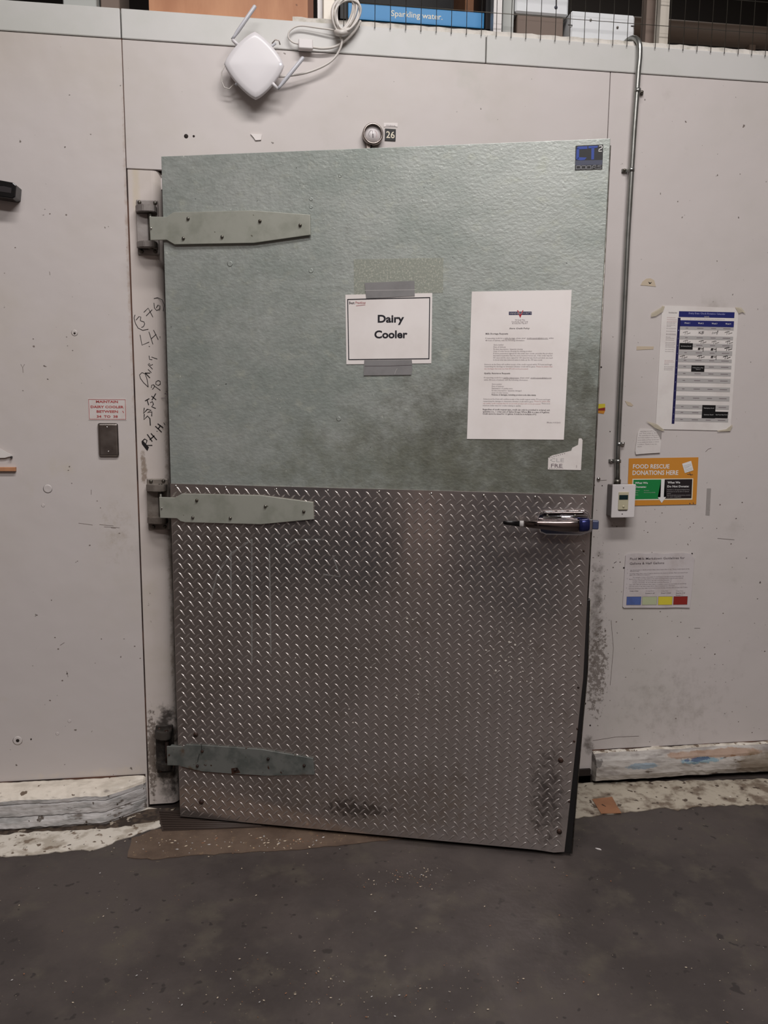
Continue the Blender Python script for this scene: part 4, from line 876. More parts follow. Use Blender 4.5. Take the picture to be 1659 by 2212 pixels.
for (x, y_, side) in [(1377, 196, 1), (1363.5, 367, -1), (1340-3.0, 959, 1), (1334.5, 996, -1)]:
    q = C3(x, y_); b = MB()
    b.tube([(q[0], -cy, q[2]-0.006), (q[0], -cy, q[2]+0.006)], 0.0115, 'conduit', 14)
    x2 = q[0]+side*0.028; b.box(min(q[0]+side*0.008, x2), max(q[0]+side*0.008, x2), -0.006, -0.0005, q[2]-0.006, q[2]+0.006, 'conduit', 0.001, 1)
    o = b.build('clamp', t); b = MB(); b.bolt((q[0]+side*0.020, -0.006, q[2]), 0.006, 0.008, 'screw' if y_ > 500 else 'bolt'); b.build('clamp_screw', o)
b = MB(); q = C3(1333.5, 1038); b.tube([(q[0], -cy, q[2]-0.012), (q[0], -cy, q[2]+0.004)], [0.0125, 0.0125], 'bolt', 12); b.build('connector', t)

# --- red temperature label and blank cover on the left
zx = Z(170, 840, 6.504, WALL, 0.0015)
t = sheet('temperature_label', 'small label with red border reading Maintain Dairy Cooler Between 34 to 38', 'label', [(189.5, 860.5), (272.5, 861), (273.5, 907.8), (191.5, 907.5)], WALL, 0.0012, 'label_clear')
b = MB(); y = -0.0017; b.ring([zx(140, 147), zx(655, 151), zx(662, 428), zx(150, 426)], 0.0013, y, 'red'); b.build('border', t)
b = MB()
for s_, x0, x1, yb in (('MAINTAIN', 243, 552, 196), ('DAIRY COOLER', 168, 632, 269), ('BETWEEN', 252, 553, 334), ('34  TO  38', 255, 550, 404)):
    a, c = zx(x0, yb), zx(x1, yb); b.text(s_, a[0], c[0], (a[1]+c[1])/2, zx(x0, yb-33)[1]-a[1], y, 'red', bold=0.03, res=2)
b.stroke([zx(617, 312), zx(632, 335)], 0.002, y, 'red'); b.build('lettering', t)
t = thing('blank_cover', 'stainless steel blank cover plate under the red-bordered temperature label', 'cover plate', WALL, (W2(233, 986)[0], 0, W2(233, 986, .01)[1]))
a, c = W2(210, 914, 0.012), W2(256.5, 986, 0.012)
b = MB(); b.box(a[0], c[0], -0.011, -0.0005, c[1], a[1], 'stain', 0.0065, 3); b.build('plate', t)
zx2 = Z(170, 840, 6.504, WALL, 0.012)
for x, y_ in ((395, 540), (413, 885)):
    q = zx2(x, y_); b = MB(); b.bolt((q[0], -0.0108, q[1]), 0.003, 0.0015, 'screw'); b.build('screw', t)

# --- thermometer and number plate
zd = Z(740, 240, 10.37, WALL, 0.02)
q = zd(680, 515); t = thing('dial_thermometer', 'round dial thermometer with metal bezel above the door', 'thermometer', WALL, (q[0], 0, q[1]-0.035))
b = MB(); b.lathe((q[0], 0, q[1]), [(0.034, 0), (0.0345, 0.018), (0.034, 0.024), (0.031, 0.027), (0.0275, 0.026), (0.026, 0.016)], 'bezel', n=36); bz_ = b.build('bezel', t)
b = MB(); b.lathe((q[0], 0, q[1]), [(0.0262, 0.0162), (0.0262, 0.0172)], 'dial', n=30); b.build('dial_face', t)
b = MB(); yy = -0.0176; b.stroke([(q[0]+0.0005, q[1]-0.010), (q[0], q[1]+0.001)], 0.003, yy, 'ink3'); b.stroke([(q[0], q[1]), (q[0]-0.002, q[1]+0.012)], 0.0010, yy, 'ink3'); b.build('needle', t)
b = MB()
arc = lambda a0, a1, r: [(q[0]+r*math.cos(math.radians(a0+(a1-a0)*k/10)), q[1]+r*math.sin(math.radians(a0+(a1-a0)*k/10))) for k in range(11)]
b.stroke(arc(110, 215, 0.0135), 0.0009, yy, 'ink3'); b.stroke(arc(-35, 60, 0.0135), 0.0009, yy, 'inkred'); b.build('scale', t)
b = MB(); s0 = zd(560, 740); b.box(s0[0]-0.004, s0[0]+0.012, -0.012, -0.001, s0[1]-0.016, s0[1]+0.01, 'bezel', 0.002, 1); b.tube([(s0[0]+0.015, -0.016, s0[1]+0.004), (s0[0]+0.011, -0.013, s0[1]-0.014)], 0.003, 'bracket_dirty', 8); b.build('mount', t)
zd = Z(740, 240, 10.37, WALL, 0.002)
t = sheet('number_plate', 'small black plate with the number 26 beside the dial thermometer', 'number plate', [(831.9, 277.5), (855.2, 279), (854.5, 304.2), (831.2, 303)], WALL, 0.003, 'blk', th=0.002)
b = MB(); a, c = zd(975, 600), zd(1165, 600); b.text('26', a[0], c[0], a[1], zd(975, 447)[1]-a[1], -0.0034, 'cream', bold=0.008, res=4); b.build('digits', t)
def ex_l(b, y): a, c = zd(972, 328), zd(1180, 330); b.text('REFRIGERATOR', a[0], c[0], a[1], zd(972, 306)[1]-a[1], y, 'ink2', bold=0.01)
patch('small_label', 'tiny pale label above the 26 plate', 'label', [(740+x/10.37, 240+y/10.37) for x, y in [(925, 262), (1235, 265), (1230, 355), (1180, 345), (975, 345), (925, 355)]], WALL, 0.0015, 'paper', extra=ex_l)

# --- router
zq2 = Z(0, 0, 2.0, WALL, 0.075)
t = thing('wifi_router', 'white square wireless router turned on its corner, mounted on the cap flashing', 'router', WALL, (W2(552, 140, 0.06)[0], 0, W2(552, 208, 0.06)[1]))
cc = np.array(zq2(1100, 268)); e = [np.array(zq2(*p))-cc for p in ((1100, 124), (1228, 272), (1104, 418), (966, 264))]
def sq(k, sc=1.0, n_=48):
    out = []
    for i in range(n_):
        th = 2*PI*i/n_; ca, sa = math.cos(th), math.sin(th)
        p_ = 1.28; r = 1/((abs(ca)**p_+abs(sa)**p_)**(1/p_))
        up, rt = (e[0] if sa >= 0 else e[2])*abs(sa), (e[1] if ca >= 0 else e[3])*abs(ca)
        v = cc+(up+rt)*r*sc; out.append(v)
    return out
b = MB(); vs_ = []; levels = [(0.80, -0.030), (0.93, -0.034), (0.985, -0.042), (1.0, -0.050), (0.99, -0.057), (0.95, -0.0605), (0.8, -0.0625), (0.4, -0.0635), (0.02, -0.064)]
for sc_, yy in levels: vs_ += [(p[0], yy, p[1]) for p in sq(0, sc_)]
fs = [(i*48+j, i*48+(j+1) % 48, (i+1)*48+(j+1) % 48, (i+1)*48+j) for i in range(len(levels)-1) for j in range(48)]+[tuple(range(48))[::-1], tuple(len(vs_)-48+j for j in range(48))]
b.add(vs_, fs, 'router', True); b.build('housing', t)
b = MB(); b.box(cc[0]-0.03, cc[0]+0.03, -0.032, -0.0005, cc[1]-0.03, cc[1]+0.03, 'router', 0.004, 1); b.build('wall_mount', t)
b = MB(); q = zq2(1215, 270); b.lathe((q[0]-0.002, -0.0605, q[1]), [(0.003, 0), (0.003, 0.0015)], mat('router_led', (220, 228, 255), 0.3, emit=((220, 228, 255), 2.0)), n=8); b.build('indicator_light', t)
def ant(base, knee, tip):
    p0, p1, p2 = [np.array(zq2(*p)) for p in (base, knee, tip)]
    b = MB(); b.tube([(p0[0], -0.052, p0[1]), (p1[0], -0.058, p1[1])], [0.006, 0.005], 'router', 10)
    dv = (p2-p1)/np.linalg.norm(p2-p1)
    b.tube([(p1[0], -0.058, p1[1]), *[(p1[0]+dv[0]*s_, -0.058-s_*0.02, p1[1]+dv[1]*s_) for s_ in (0.012, 0.03)], (p2[0]-dv[0]*0.003, -0.062, p2[1]-dv[1]*0.003), (p2[0], -0.062, p2[1])], [0.0045, 0.0045, 0.0062, 0.0062, 0.004], 'router_d', 12); b.build('antenna', t)
ant((1035, 190), (1002, 160), (1103, 16)); ant((1165, 335), (1200, 376), (1312, 240))
for s0, s1 in (((1165, 195), (1190, 172)), ((1035, 335), (1015, 355))):
    p0, p1 = zq2(*s0), zq2(*s1); b = MB(); b.tube([(p0[0], -0.055, p0[1]), (p1[0], -0.050, p1[1])], 0.004, 'router_d', 8); b.build('antenna_socket', t)
b = MB(); zz0 = Z(0, 0, 2.0, WALL, 0.035)
P = [zz0(*p) for p in ((975, 270), (957, 310), (958, 350), (968, 375), (990, 382), (1010, 360))]; b.tube([(p[0], -0.03, p[1]) for p in P], 0.0018, 'cable', 8); b.build('loose_wire', t); b = MB()
P = [zz0(*p) for p in ((1175, 185), (1190, 168), (1205, 172), (1210, 190))]; b.tube([(p[0], -0.03, p[1]) for p in P], 0.0018, 'bezel', 8); b.build('loose_wire', t)

# --- cable coil, adapter
def smooth(P, n_=6):
    P = [np.array(p, float) for p in P]; out = []
    for i in range(len(P)-1):
        p0, p1, p2, p3 = P[max(i-1, 0)], P[i], P[i+1], P[min(i+2, len(P)-1)]
        for k in range(n_):
            s_ = k/n_; out.append(0.5*((2*p1)+(-p0+p2)*s_+(2*p0-5*p1+4*p2-p3)*s_*s_+(-p0+3*p1-3*p2+p3)*s_**3))
    return out+[P[-1]]
z6 = lambda x, y_, o: (lambda q: (q[0], -o, q[2]))(WALL.hit(600+x/3.13, y_/3.13, o))
cw = thing('cable_coil', 'coiled white network cable tied up at the top edge right of the router', 'cable', WALL, z6(440, 210, 0.03))
for k, (cx_, cy_, rx, ry, o) in enumerate([(455, 95, 112, 118, 0.022), (465, 100, 96, 120, 0.03), (462, 92, 80, 108, 0.037), (450, 88, 64, 112, 0.028), (470, 105, 104, 104, 0.040), (440, 100, 90, 112, 0.034)]):
    pts = []
    for i in range(40):
        th = 2*PI*i/40; x = cx_+rx*math.cos(th)*(0.80+0.20*math.sin(-th)); y_ = cy_+ry*math.sin(th)
        x = x-18*math.sin(th); pts.append(z6(x, y_, o+0.004*math.sin(3*th+k)))
    b = MB(); b.tube(pts, 0.0036, 'cable', 8, closed=True); b.build('loop', cw)
b = MB(); b.tube(smooth([z6(395, 215, 0.022), z6(430, 222, 0.045), z6(478, 205, 0.03)]), 0.009, 'cable', 10); b.build('tie', cw)
b = MB(); b.tube(smooth([z6(420, 235, 0.03), z6(433, 290, 0.03), z6(400, 370, 0.025), z6(330, 435, 0.025), z6(200, 490, 0.025), z6(60, 515, 0.03), z6(-20, 520, 0.04)]), 0.0035, 'cable', 8); b.build('hanging_lead', cw)
b = MB(); b.tube(smooth([z6(400, 205, 0.025), z6(280, 190, 0.02), z6(150, 175, 0.018), z6(85, 205, 0.018), z6(72, 250, 0.018), z6(100, 285, 0.018), z6(150, 300, 0.02)]), 0.0026, 'cable', 8); b.build('lead_loop', cw)
b = MB(); b.tube(smooth([z6(225, 318, 0.02), z6(300, 328, 0.018), z6(380, 318, 0.018), z6(450, 280, 0.02), z6(520, 210, 0.022), z6(560, 140, 0.025)]), 0.0042, 'cable', 8); b.build('thick_lead', cw)
p0, p1 = z6(140, 258, 0.032), z6(238, 330, 0.032)
t = thing('power_adapter', 'small white inline adapter block hanging beside the router', 'adapter', WALL, (p0[0], 0, p1[2]))
b = MB(); b.box(p0[0], p1[0], -0.032, -0.006, p1[2], p0[2], 'white_pl', 0.003, 2); b.build('block', t)

# --- small marks and fixtures
def crater(parent, name, q, r, m, d=0.0012, y0=0.0):
    b = MB(); b.lathe((q[0], y0, q[1]), [(r*1.5, 0), (r*1.15, d), (r*0.9, d*0.9), (r*0.35, 0.0002), (r*0.1, 0.0001)], m, n=18); b.build(name, parent)
def blob(b, q, r, y, m):
    n_ = 7; a0 = random.random()*6; e = random.uniform(0.5, 1.0)
    b.flat([(q[0]+r*math.cos(a0+k*2*PI/n_)*random.uniform(0.7, 1.2), q[1]+r*e*math.sin(a0+k*2*PI/n_)*random.uniform(0.7, 1.2)) for k in range(n_)], y, m)
wl, wr_, wh = bpy.data.objects['wall_left'], bpy.data.objects['wall_right'], bpy.data.objects['wall_header']
for o_ in (wl, wr_, wh): o_['_a'] = [0.0, 0.0, 0.0]
for px_, py_, r_ in ((103, 1056, 0.010), (38, 1600, 0.011), (93, 1092, 0.004), (161, 719, 0.007), (124, 1585, 0.004), (150, 1558, 0.004)): crater(wl, 'dent', W2(px_, py_), r_, 'wall_l', 0.0005)
for px_, py_, r_ in ((672, 430, 0.004), (672, 447, 0.004), (672, 585, 0.005), (732, 905, 0.005), (497, 570, 0.006), (735, 380, 0.004)): crater(door, 'dent', D2(px_, py_), r_, 'galv', 0.0005, -0.0016)
b = MB()
for px_, py_ in [(72, 732), (73, 748), (146, 747), (157, 757), (144, 728), (108, 462), (97, 452), (10, 590), (143, 464), (33, 535), (196, 290), (150, 1008), (148, 1016), (155, 1044), (210, 1082), (217, 1097), (194, 1178), (258, 1152), (119, 1377), (126, 1402), (145, 1455), (135, 1470), (268, 1380), (291, 1396), (303, 1422), (219, 1380), (97, 1522), (108, 1513)]:
    blob(b, W2(px_, py_), random.uniform(0.0016, 0.0036), -0.0004, 'scuff')
for sg in ([(45, 787), (49, 794), (53, 787)], [(49, 794), (50, 805)], [(107, 587), (108, 594)], [(240, 1140), (250, 1141)], [(170, 1130), (200, 1134)], [(215, 1133), (245, 1136)], [(225, 1138), (258, 1140)], [(144, 1450), (147, 1462)], [(197, 1058), (197, 1068)], [(130, 1394), (139, 1388)]):
    b.stroke([W2(*p) for p in sg], 0.0014, -0.0004, 'scuff')
b.build('scuff_marks', wl)
b = MB()
for px_, py_ in [(1430, 1108), (1425, 1115), (1590, 1120), (1562, 1325), (1551, 1350), (1576, 1384), (1528, 1391), (1512, 1422), (1544, 1413), (1544, 1435), (1585, 1465), (1546, 1472), (1630, 1346), (1653, 1350), (1652, 1407), (1437, 1095), (1395, 1127), (1416, 1128), (1332, 1137), (1385, 560), (1452, 643), (1370, 725), (1489, 1048), (1348, 1008), (1570, 720), (1610, 890)]+[(random.gauss(1300, 22), random.gauss(1215, 60)) for _ in range(46)]+[(random.gauss(1296, 14), random.gauss(1400, 80)) for _ in range(40)]+[(random.uniform(1320, 1650), random.uniform(1080, 1590)) for _ in range(60)]:
    q_ = W2(px_, py_)
    if q_[0] > XB+0.003: blob(b, q_, random.choice([0.001, 0.0014, 0.002, 0.003]), -0.0004, random.choice(['scuff', 'scuff2']))
for sg in ([(1524, 976), (1530, 970), (1536, 968)], [(1500, 1357), (1512, 1357)], [(1320, 1340), (1325, 1400), (1318, 1480)], [(1336, 1010), (1337, 1000)], [(1295, 1038), (1310, 1037)], [(1550, 1163), (1586, 1166)], [(1280, 1600), (1330, 1592), (1380, 1590)]):
    b.stroke([W2(*p) for p in sg], 0.0014, -0.0004, 'scuff2')
b.build('scuff_marks', wr_)
b = MB()
for px_, py_ in [(880, 1335), (892, 1337), (684, 1466), (690, 1470), (805, 1425), (802, 1440), (1078, 1362), (1060, 1370), (1105, 1340), (706, 1555), (712, 1560), (755, 1530), (748, 1542), (1095, 1400)]+[(random.gauss(1110, 26), random.gauss(1420, 40)) for _ in range(34)]+[(random.uniform(450, 1200), random.uniform(1300, 1600)) for _ in range(24)]:
    blob(b, D2(px_, py_), random.choice([0.001, 0.0015, 0.0022, 0.0035]), -0.0064, 'spot')
b.build('paint_spots', kp, label='small dried white paint spots')
b = MB()
for sg in ([(455, 1300), (470, 1240), (500, 1195), (545, 1165)], [(545, 1165), (545, 1430)], [(583, 1190), (586, 1410)], [(620, 1180), (640, 1165), (700, 1165)], [(720, 1200), (735, 1245), (700, 1240)], [(500, 1190), (500, 1290)]):
    b.stroke([D2(*p) for p in sg], 0.005, -0.0047, 'smear')
b.build('wipe_marks', kp)
def hole(px, py, r, label, cat='hole', m='gap', h=0.0008):
    q = W2(px, py, 0.001); b = MB(); b.lathe((q[0], -0.0002, q[1]), [(r, 0), (r*0.9, h)], m, n=14); b.build('screw_hole' if cat == 'hole' else name_of(cat), None, WALL, [q[0], 0, q[1]], label=label, category=cat)
def name_of(c): return c.replace(' ', '_')
hole(402, 294, 0.0068, 'larger dark drilled hole in the wall above the door corner'); hole(418.5, 294, 0.0036, 'smaller dark hole right beside the larger drilled hole')
hole(1299, 793, 0.003, 'black hole in the wall just right of the galvanised door panel'); hole(1275, 1567, 0.0033, 'black hole low on the wall right of the kick plate'); hole(1264, 1566-46, 0.0042, 'dark hole near the edge of the kick plate above the lowest one')
hole(161, 720, 0.0035, 'small dent hole in the left wall panel above the temperature label')
hole(38, 1600, 0.006, 'round dent hole low on the left wall panel'); hole(67, 1597, 0.0028, 'tiny hole right of the round dent low on the left wall'); hole(1318, 932, 0.002, 'tiny hole left of the conduit above the lower clamps')
hole(1284, 1048, 0.0028, 'black hole between the door edge and the switch box'); hole(1301, 1049, 0.002, 'tiny black hole beside the left edge of the switch box')
q = W2(1293.5, 1035, 0.004); b = MB(); b.bolt((q[0], -0.0005, q[1]), 0.007, 0.006, 'screw'); b.build('round_bolt', None, WALL, [q[0], 0, q[1]], label='shiny round bolt head on the wall just above and left of the switch box', category='bolt')
q = W2(1271, 1386, 0.004); b = MB(); b.bolt((q[0], -0.0005, q[1]), 0.006, 0.006, 'bolt'); b.build('round_bolt', None, WALL, [q[0], 0, q[1]], label='dull round bolt head on the wall beside the middle of the kick plate edge', category='bolt')
patch('paper_scrap', 'tiny torn white paper scrap on the wall left of the thermometer', 'paper scrap', [(541, 289), (566, 290), (564, 302), (552, 303), (548, 297)], WALL, 0.004, 'paper', th=0.003)
patch('tape_piece', 'tan strip of old tape left of the calendar poster', 'tape', [(1375.5, 748), (1412.5, 748.5), (1411.5, 754.5), (1375, 756)], WALL, 0.001, 'tape_tan')
t = patch('tape_piece', 'half-round beige tape with a dark speck above the calendar poster', 'tape', [(1383.5, 616), (1388, 608), (1396, 602), (1405, 601), (1413, 605), (1417, 619)], WALL, 0.001, 'tape_tan',
      extra=lambda b, y: b.flat([W2(1400, 608.5), W2(1404, 611), W2(1408, 609), W2(1405, 613), W2(1402, 613)], y-0.0003, 'marker'))
patch('tape_piece', 'peeling beige tape scrap on the wall right of the policy sheet and conduit', 'tape', [(1350, 866), (1361, 869), (1368, 875), (1365, 878), (1356, 876)], WALL, 0.001, 'tape_tan')
patch('tape_piece', 'faint vertical grey tape strip right of the orange sign', 'tape', [(1527, 1055), (1536, 1055), (1533, 1114), (1524, 1113)], WALL, 0.0008, 'tape_gr')
b = MB()
for px_, m_ in (([(1287, 873), (1307, 872), (1307, 880), (1290, 883)], 'syel'), ([(1290, 883), (1307, 880), (1307, 887), (1290, 887)], 'sred'), ([(1290, 887), (1307, 887), (1304, 894), (1290, 892)], 'orange')): b.flat([W2(*p) for p in px_], -0.001, m_)
q = W2(1297, 884); b.build('warning_sticker', None, WALL, [q[0], 0, q[1]], label='torn yellow and red sticker between the door edge and the conduit', category='sticker')
# black device entering on the left
t = thing('black_bracket', 'black rectangular bracket jutting in at the left edge of the photo', 'bracket', WALL, (W2(0, 410, 0.05)[0], 0, W2(0, 430, 0.05)[1]))
zo = 0.055; P = [W2(-90, 372, zo), W2(28, 394, zo), W2(35, 400, zo), W2(33, 425, zo), W2(27, 429, zo), W2(-90, 412, zo)]
b = MB(); b.prism(P, -zo, -0.0005, 'black', 0.003, 2); b.build('housing', t)
b = MB(); b.flat([W2(-40, 402, zo+.001), W2(8, 402, zo+.001), W2(25, 406, zo+.001), W2(24, 417, zo+.001), W2(-40, 408, zo+.001)], -zo-0.0008, 'charc'); b.build('window', t)
q = [W2(-60, 1009.5, 0.01), W2(33.5, 1009.5, 0.01), W2(33.5, 1018, 0.01), W2(-60, 1018, 0.01)]
b = MB(); b.prism(q, -0.012, -0.0005, 'ply', 0.001, 1); b.build('wooden_stick', None, WALL, [q[0][0], 0, q[2][1]], label='thin wooden stick end on the wall at the left edge', category='stick')
b = MB(); P = [W2(-70, 940, .01), W2(-2, 968, .01), W2(27, 984, .01), W2(10, 989, .01), W2(-70, 990, .01)]; b.prism(P, -0.008, -0.006, 'paper_o'); o = b.build('paper_corner', None, WALL, [P[0][0], 0, P[0][1]], label='white paper corner poking in above the wooden stick', category='paper')
q = W2(23, 988, 0.01); b = MB(); b.bolt((q[0], -0.0008, q[1]), 0.0035, 0.012, 'charc'); b.build('wall_screw', None, WALL, [q[0], 0, q[1]], label='small dark screw beside the paper corner at the left edge', category='screw')
# cardboard scrap and litter on the floor
P = [FLOOR.hit(x, y_)[:2] for x, y_ in [(1279, 1729), (1322, 1724), (1332, 1742), (1342, 1759), (1298, 1760)]]
b = MB(); b.prism(P, 0.0038, 0.0055, 'cardb', axis='z'); q0, q1 = FLOOR.hit(1299, 1738, .006), FLOOR.hit(1308, 1741, .006); b.add([(q0[0], q0[1], .0058), (q1[0], q1[1]-.006, .0058), (q1[0], q1[1], .0058), (q0[0]+.005, q0[1]+.004, .0058)], [(0, 1, 2, 3)], 'gap')
b.build('cardboard_scrap', None, FLOOR, [P[0][0], P[0][1], 0.0], label='brown square cardboard scrap on the white floor band right of the door', category='cardboard')
b = MB(); P = [FLOOR.hit(x, y_)[:2] for x, y_ in [(1286, 1833), (1296, 1835), (1299, 1837), (1290, 1835)]]; b.prism(P, 0.0004, 0.003, 'paper', axis='z'); b.build('paper_sliver', None, FLOOR, [P[0][0], P[0][1], 0], label='tiny white paper sliver on the floor right of the door corner', category='litter')
b = MB()
for k in range(520):
    g = random.random()
    if g < 0.35: px_, py_ = random.gauss(620, 190), random.gauss(1822, 9)
    elif g < 0.5: px_, py_ = random.gauss(870, 50), random.gauss(1895, 14)
    elif g < 0.75: px_, py_ = random.gauss(760, 300), random.gauss(2130, 40)
    else: px_, py_ = random.uniform(0, 1659), random.uniform(1870, 2212)
    if py_ < 1800 or (px_ > 700 and py_ < 1800+(px_-390)*0.093): continue
    q = FLOOR.hit(px_, py_); s_ = random.choice([0.0007, 0.0009, 0.0012, 0.0012, 0.0022])*(1.9 if g < .35 else 1.1); a_ = random.random()*6
    P = [(q[0]+s_*math.cos(a_+k2*PI/2)*(1.5 if k2 % 2 else 0.8), q[1]+s_*math.sin(a_+k2*PI/2)*(1.5 if k2 % 2 else 0.8)) for k2 in range(4)]
    b.add([(p[0], p[1], 0.0026) for p in P]+[(q[0], q[1], 0.0042)], [(0, 1, 4), (1, 2, 4), (2, 3, 4), (3, 0, 4), (3, 2, 1, 0)], random.choice(['tape_tan', 'cardb', 'tape_tan', 'curb']))
b.build('floor_crumbs', None, FLOOR, [0, -0.3, 0], label='pale grit and crumbs scattered over the dark floor', category='grit', kind='stuff')

# ================================================================== STORAGE ABOVE THE COOLER
ROOF = 2.62
def bx_(x0, x1, ytop, ybot, off, depth, m, name, label, cat, zfloor=None, extra=None, bev=0.003):
    """box whose front face spans photo x0..x1, standing on the roof"""
    a = WALL.hit(x0, ybot, off); c = WALL.hit(x1, ybot, off); zt_ = WALL.hit((x0+x1)/2, ytop, off)[2]
    z0 = ROOF if zfloor is None else zfloor
    t = thing(name, label, cat, WALL, (a[0], -off, z0)); b = MB(); b.box(a[0], c[0], -off, -off+depth, z0, zt_, m, bev, 1); b.build('body', t)
    return t, a[0], c[0], z0, zt_
# plywood board left of centre
t = thing('plywood_board', 'knotty plywood board standing above the cap flashing, above the router', 'board', WALL, (W2(322, 20, -0.05)[0], 0.05, ROOF))
a, c = W2(322, 20, -0.05)[0], W2(665, 20, -0.05)[0]
b = MB(); b.box(a, c, 0.05, 0.068, ROOF, ROOF+0.55, 'ply'); b.build('face', t); b = MB(); b.box(c+0.0005, c+0.018, 0.05, 0.09, ROOF, ROOF+0.55, 'ply_e'); b.build('edge_batten', t)
bx_(136, 208, -150, 8, -0.10, 0.3, 'greybox', 'storage_box', 'pale grey box above the left cap flashing', 'box')
bx_(217, 258, -120, 8, -0.14, 0.2, 'foam_s', 'storage_box', 'brownish grey box between the pale box and the dark gap', 'box')
# posts
def post(x0, x1, off, m, name, label, h=1.6):
    a, c = W2(x0, 40, off)[0], W2(x1, 40, off)[0]; t = thing(name, label, 'post', WALL, (a, -off, ROOF)); w = c-a
    b = MB(); b.box(a, c, -off, -off+0.004, ROOF, ROOF+h, m); b.box(a, a+0.004, -off+0.004, -off+0.04, ROOF, ROOF+h, m); b.box(c-0.004, c, -off+0.004, -off+0.04, ROOF, ROOF+h, m); b.build('upright', t)
    b = MB(); b.box(a+0.001, c-0.001, -off-0.004, -off+0.038, ROOF-0.001, ROOF+0.008, m); b.build('foot', t); return t
tp = post(686, 706, -0.05, 'post', 'steel_post', 'grey steel post with bracket beside the plywood board')
b = MB(); a = W2(700, 20, -0.04); b.box(a[0]-0.005, a[0]+0.035, 0.02, 0.05, a[1]-0.05, a[1]+0.06, 'post_l', 0.003, 1); b.build('bracket', tp, label='pale bracket on the post')
post(1066, 1084, -0.03, 'post', 'steel_post', 'grey steel post right of the blue sparkling water strip')
post(1396, 1422, -0.09, 'foam_s', 'steel_post', 'broad brown-grey post near the top right corner'); post(1426, 1445, -0.02, 'post_l', 'steel_post', 'pale narrow post near the top right corner')
# display shelf with blue strip
xa, xb = W2(735, 40, -0.12)[0], W2(1062, 60, -0.12)[0]
t = thing('display_shelf', 'black shelf crate with bright blue Sparkling water strip above the door', 'shelf', WALL, (xa, 0.12, ROOF))
zb0, zb1 = W2(915, 50, -0.118)[1]-0.004, W2(915, 20, -0.118)[1]+0.002
b = MB(); b.box(xa, xb, 0.12, 0.62, ROOF, zb0-0.0, 'darkbox'); b.box(xb-0.022, xb, 0.12, 0.62, ROOF, ROOF+0.6, 'darkbox'); b.box(xa, xa+0.02, 0.12, 0.62, ROOF, ROOF+0.6, 'darkbox'); b.box(xa, xb, 0.60, 0.62, ROOF, ROOF+0.6, 'darkbox'); b.build('frame', t)
x0_, x1_ = W2(752, 30, -0.118)[0], W2(1046, 30, -0.118)[0]
b = MB(); b.box(x0_, x1_, 0.116, 0.122, zb0, zb1, 'bluebox', 0.001, 1); b.build('blue_strip', t, label='bright blue strip')
b = MB(); a, c = W2(845, 35, -0.115)[0], W2(956, 35, -0.115)[0]; b.text('Sparkling water.', a, c, (zb0+zb1)/2-0.007, 0.019, 0.1155, 'cream', bold=0.006, res=3); b.build('lettering', t)
a = W2(1005, 10, -0.3)[0]; c = W2(1050, 10, -0.3)[0]; b = MB(); b.box(a, c, 0.3, 0.5, zb0+0.001, zb0+0.3, 'cardb', 0.002, 1); b.build('storage_carton', None, WALL, [a, 0.3, zb0], label='brown carton standing inside the black shelf crate at its right end', category='carton')
# foam boxes
t, x0_, x1_, z0_, z1_ = bx_(1232, 1370, 27, 84, -0.10, 0.32, 'foam', 'foam_box', 'white box with pointed corner tabs behind the mesh near the top centre right', 'box', bev=0.006)
b = MB()
for px_, py_ in ((1276, 43), (1334, 59)):
    q = W2(px_, py_, -0.098); b.bolt((q[0], 0.0985, q[1]), 0.004, 0.003, 'bolt')
for px_, py_ in ((1232, 54), (1368, 56)):
    q = W2(px_, py_, -0.098); b.box(q[0]-0.008, q[0]+0.008, 0.0975, 0.1, q[1]-0.001, q[1]+0.001, 'gap')
b.build('rivets', t)
t2, *_ = bx_(1116, 1216, 34, 76, -0.13, 0.3, 'foam_s', 'storage_carton', 'brown-grey open carton between the steel post and the white box', 'carton')
z2 = t2['_a'][2]; za = W2(1180, 33, -0.12)[1]
a, c = W2(1113, 20, -0.12)[0], W2(1228, 20, -0.12)[0]
b = MB(); b.box(a, c, 0.12, 0.45, za+0.002, za+0.16, 'foam', 0.006, 1); t3 = b.build('foam_box', None, WALL, [a, 0.12, za], label='white box resting on top of the brown-grey open carton', category='box')
b = MB(); q = W2(1202, 12, -0.115); b.lathe((q[0], 0.119, q[1]-0.004), [(0.006, 0), (0.004, 0.003)], 'stick_md', n=10); b.tube([(q[0], 0.116, q[1]), (q[0]-0.002, 0.116, q[1]+0.06)], 0.002, 'stick_md', 6); b.build('blue_mark', t3)
a, c = W2(1086, 40, -0.11)[0], W2(1110, 40, -0.11)[0]; b = MB(); b.box(a, c, 0.11, 0.4, ROOF, ROOF+0.3, 'greybox', 0.002, 1); b.build('storage_box', None, WALL, [a, 0.11, ROOF], label='narrow upright grey box just right of the steel post', category='box')
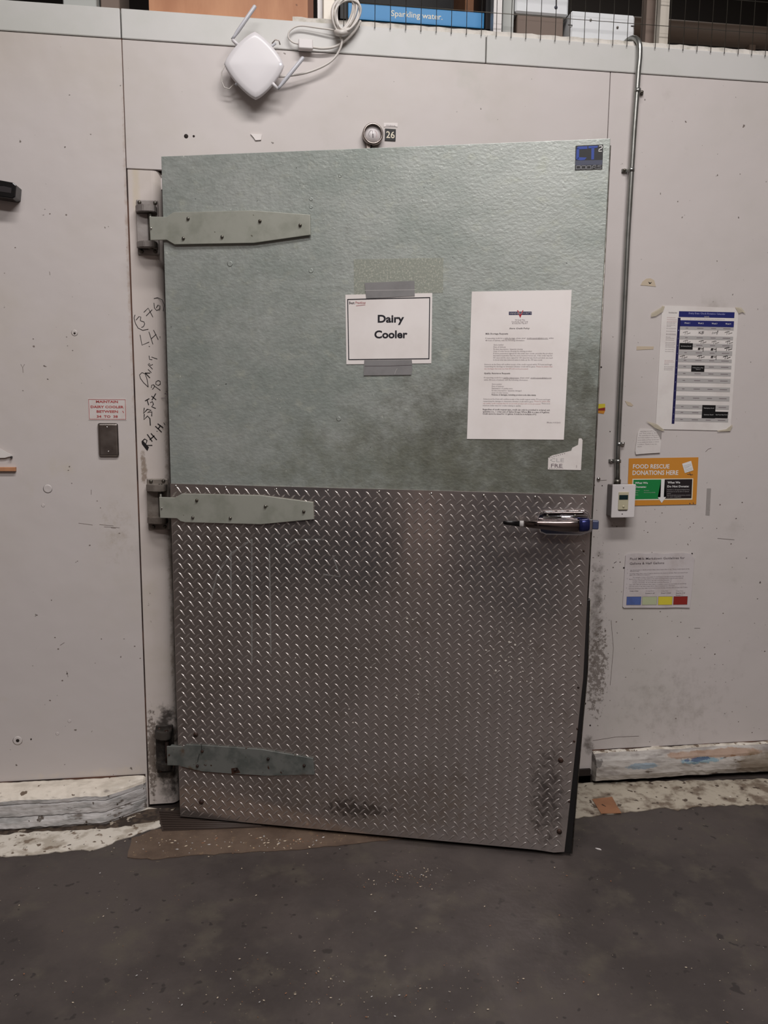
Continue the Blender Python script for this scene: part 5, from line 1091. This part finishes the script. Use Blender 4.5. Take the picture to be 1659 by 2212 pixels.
# beam in the dark at the right
b = MB(); q0, q1 = WALL.hit(1300, 66, -0.9), WALL.hit(1900, 78, -0.9); zp_ = WALL.hit(1500, 71, -0.9)[2]; b.tube([(q0[0], 0.9, zp_), (q1[0]+1, 0.9, zp_)], 0.045, 'beam', 14); bmo = b.build('roof_pipe', None, WALL, [q0[0], 0.9, 2.62], label='dusty brown pipe in the dark behind the mesh at the top right', category='pipe')
b = MB()
for k in range(4):
    x = q0[0]+0.1+k*0.6; b.box(x, x+0.03, 0.88, 0.92, ROOF, zp_-0.04, 'beam')
b.build('pipe_stand', bmo)
# wire mesh
x0_ = W2(742, 40, 0.0)[0]
wm = thing('wire_mesh', 'grey welded wire mesh fence standing along the top edge of the wall', 'fence', WALL, (x0_, 0.004, ROOF))
b = MB(); x = x0_
while x < 2.6:
    b.tube([(x, -0.008, ZT-0.008), (x+0.001, -0.006, ZT+0.9)], 0.0012, 'mesh', 5); x += 0.0505
b.build('upright_wires', wm)
b = MB(); z = ZT+0.066
while z < ZT+0.9: b.tube([(x0_-0.02, -0.0085, z), (1.0, -0.0085, z-0.001), (2.6, -0.0085, z)], 0.0011, 'mesh', 5); z += 0.1
b.build('cross_wires', wm)

# ================================================================== unseen blocks added behind the photographer to make the soft bands in the plate
def reflected_block(x0, x1, y0, y1, h, m, nm, label, cat):
    t = thing(nm, label, cat, WALL, (x0, y1, 0)); b = MB(); b.box(x0, x1, y0, y1, 0.0, h, m, 0.01, 1); b.build('body', t)
    b = MB(); b.tube([((x0+x1)/2, y1+0.02, h-0.25), ((x0+x1)/2, y1+0.02, h-0.12)], 0.008, 'bolt', 8); b.tube([((x0+x1)/2, y1-0.004, h-0.14), ((x0+x1)/2, y1+0.02, h-0.14)], 0.006, 'bolt', 8); b.build('handle', t)
reflected_block(-2.35, -1.06, -3.95, -3.38, 1.15, 'reflnavy', 'reflection_cabinet', 'wider dark navy cabinet added behind the camera for the plate reflection', 'cabinet')
reflected_block(-1.02, -0.66, -3.90, -3.42, 1.10, 'bin', 'reflection_bin', 'tall beige bin between the two navy cabinets added behind the camera for the plate reflection', 'bin')
reflected_block(-0.62, 0.20, -3.95, -3.38, 1.15, 'reflnavy', 'reflection_cabinet', 'narrower dark navy cabinet added behind the camera for the plate reflection', 'cabinet')

for o in bpy.data.objects:
    if '_a' in o.keys(): del o['_a']
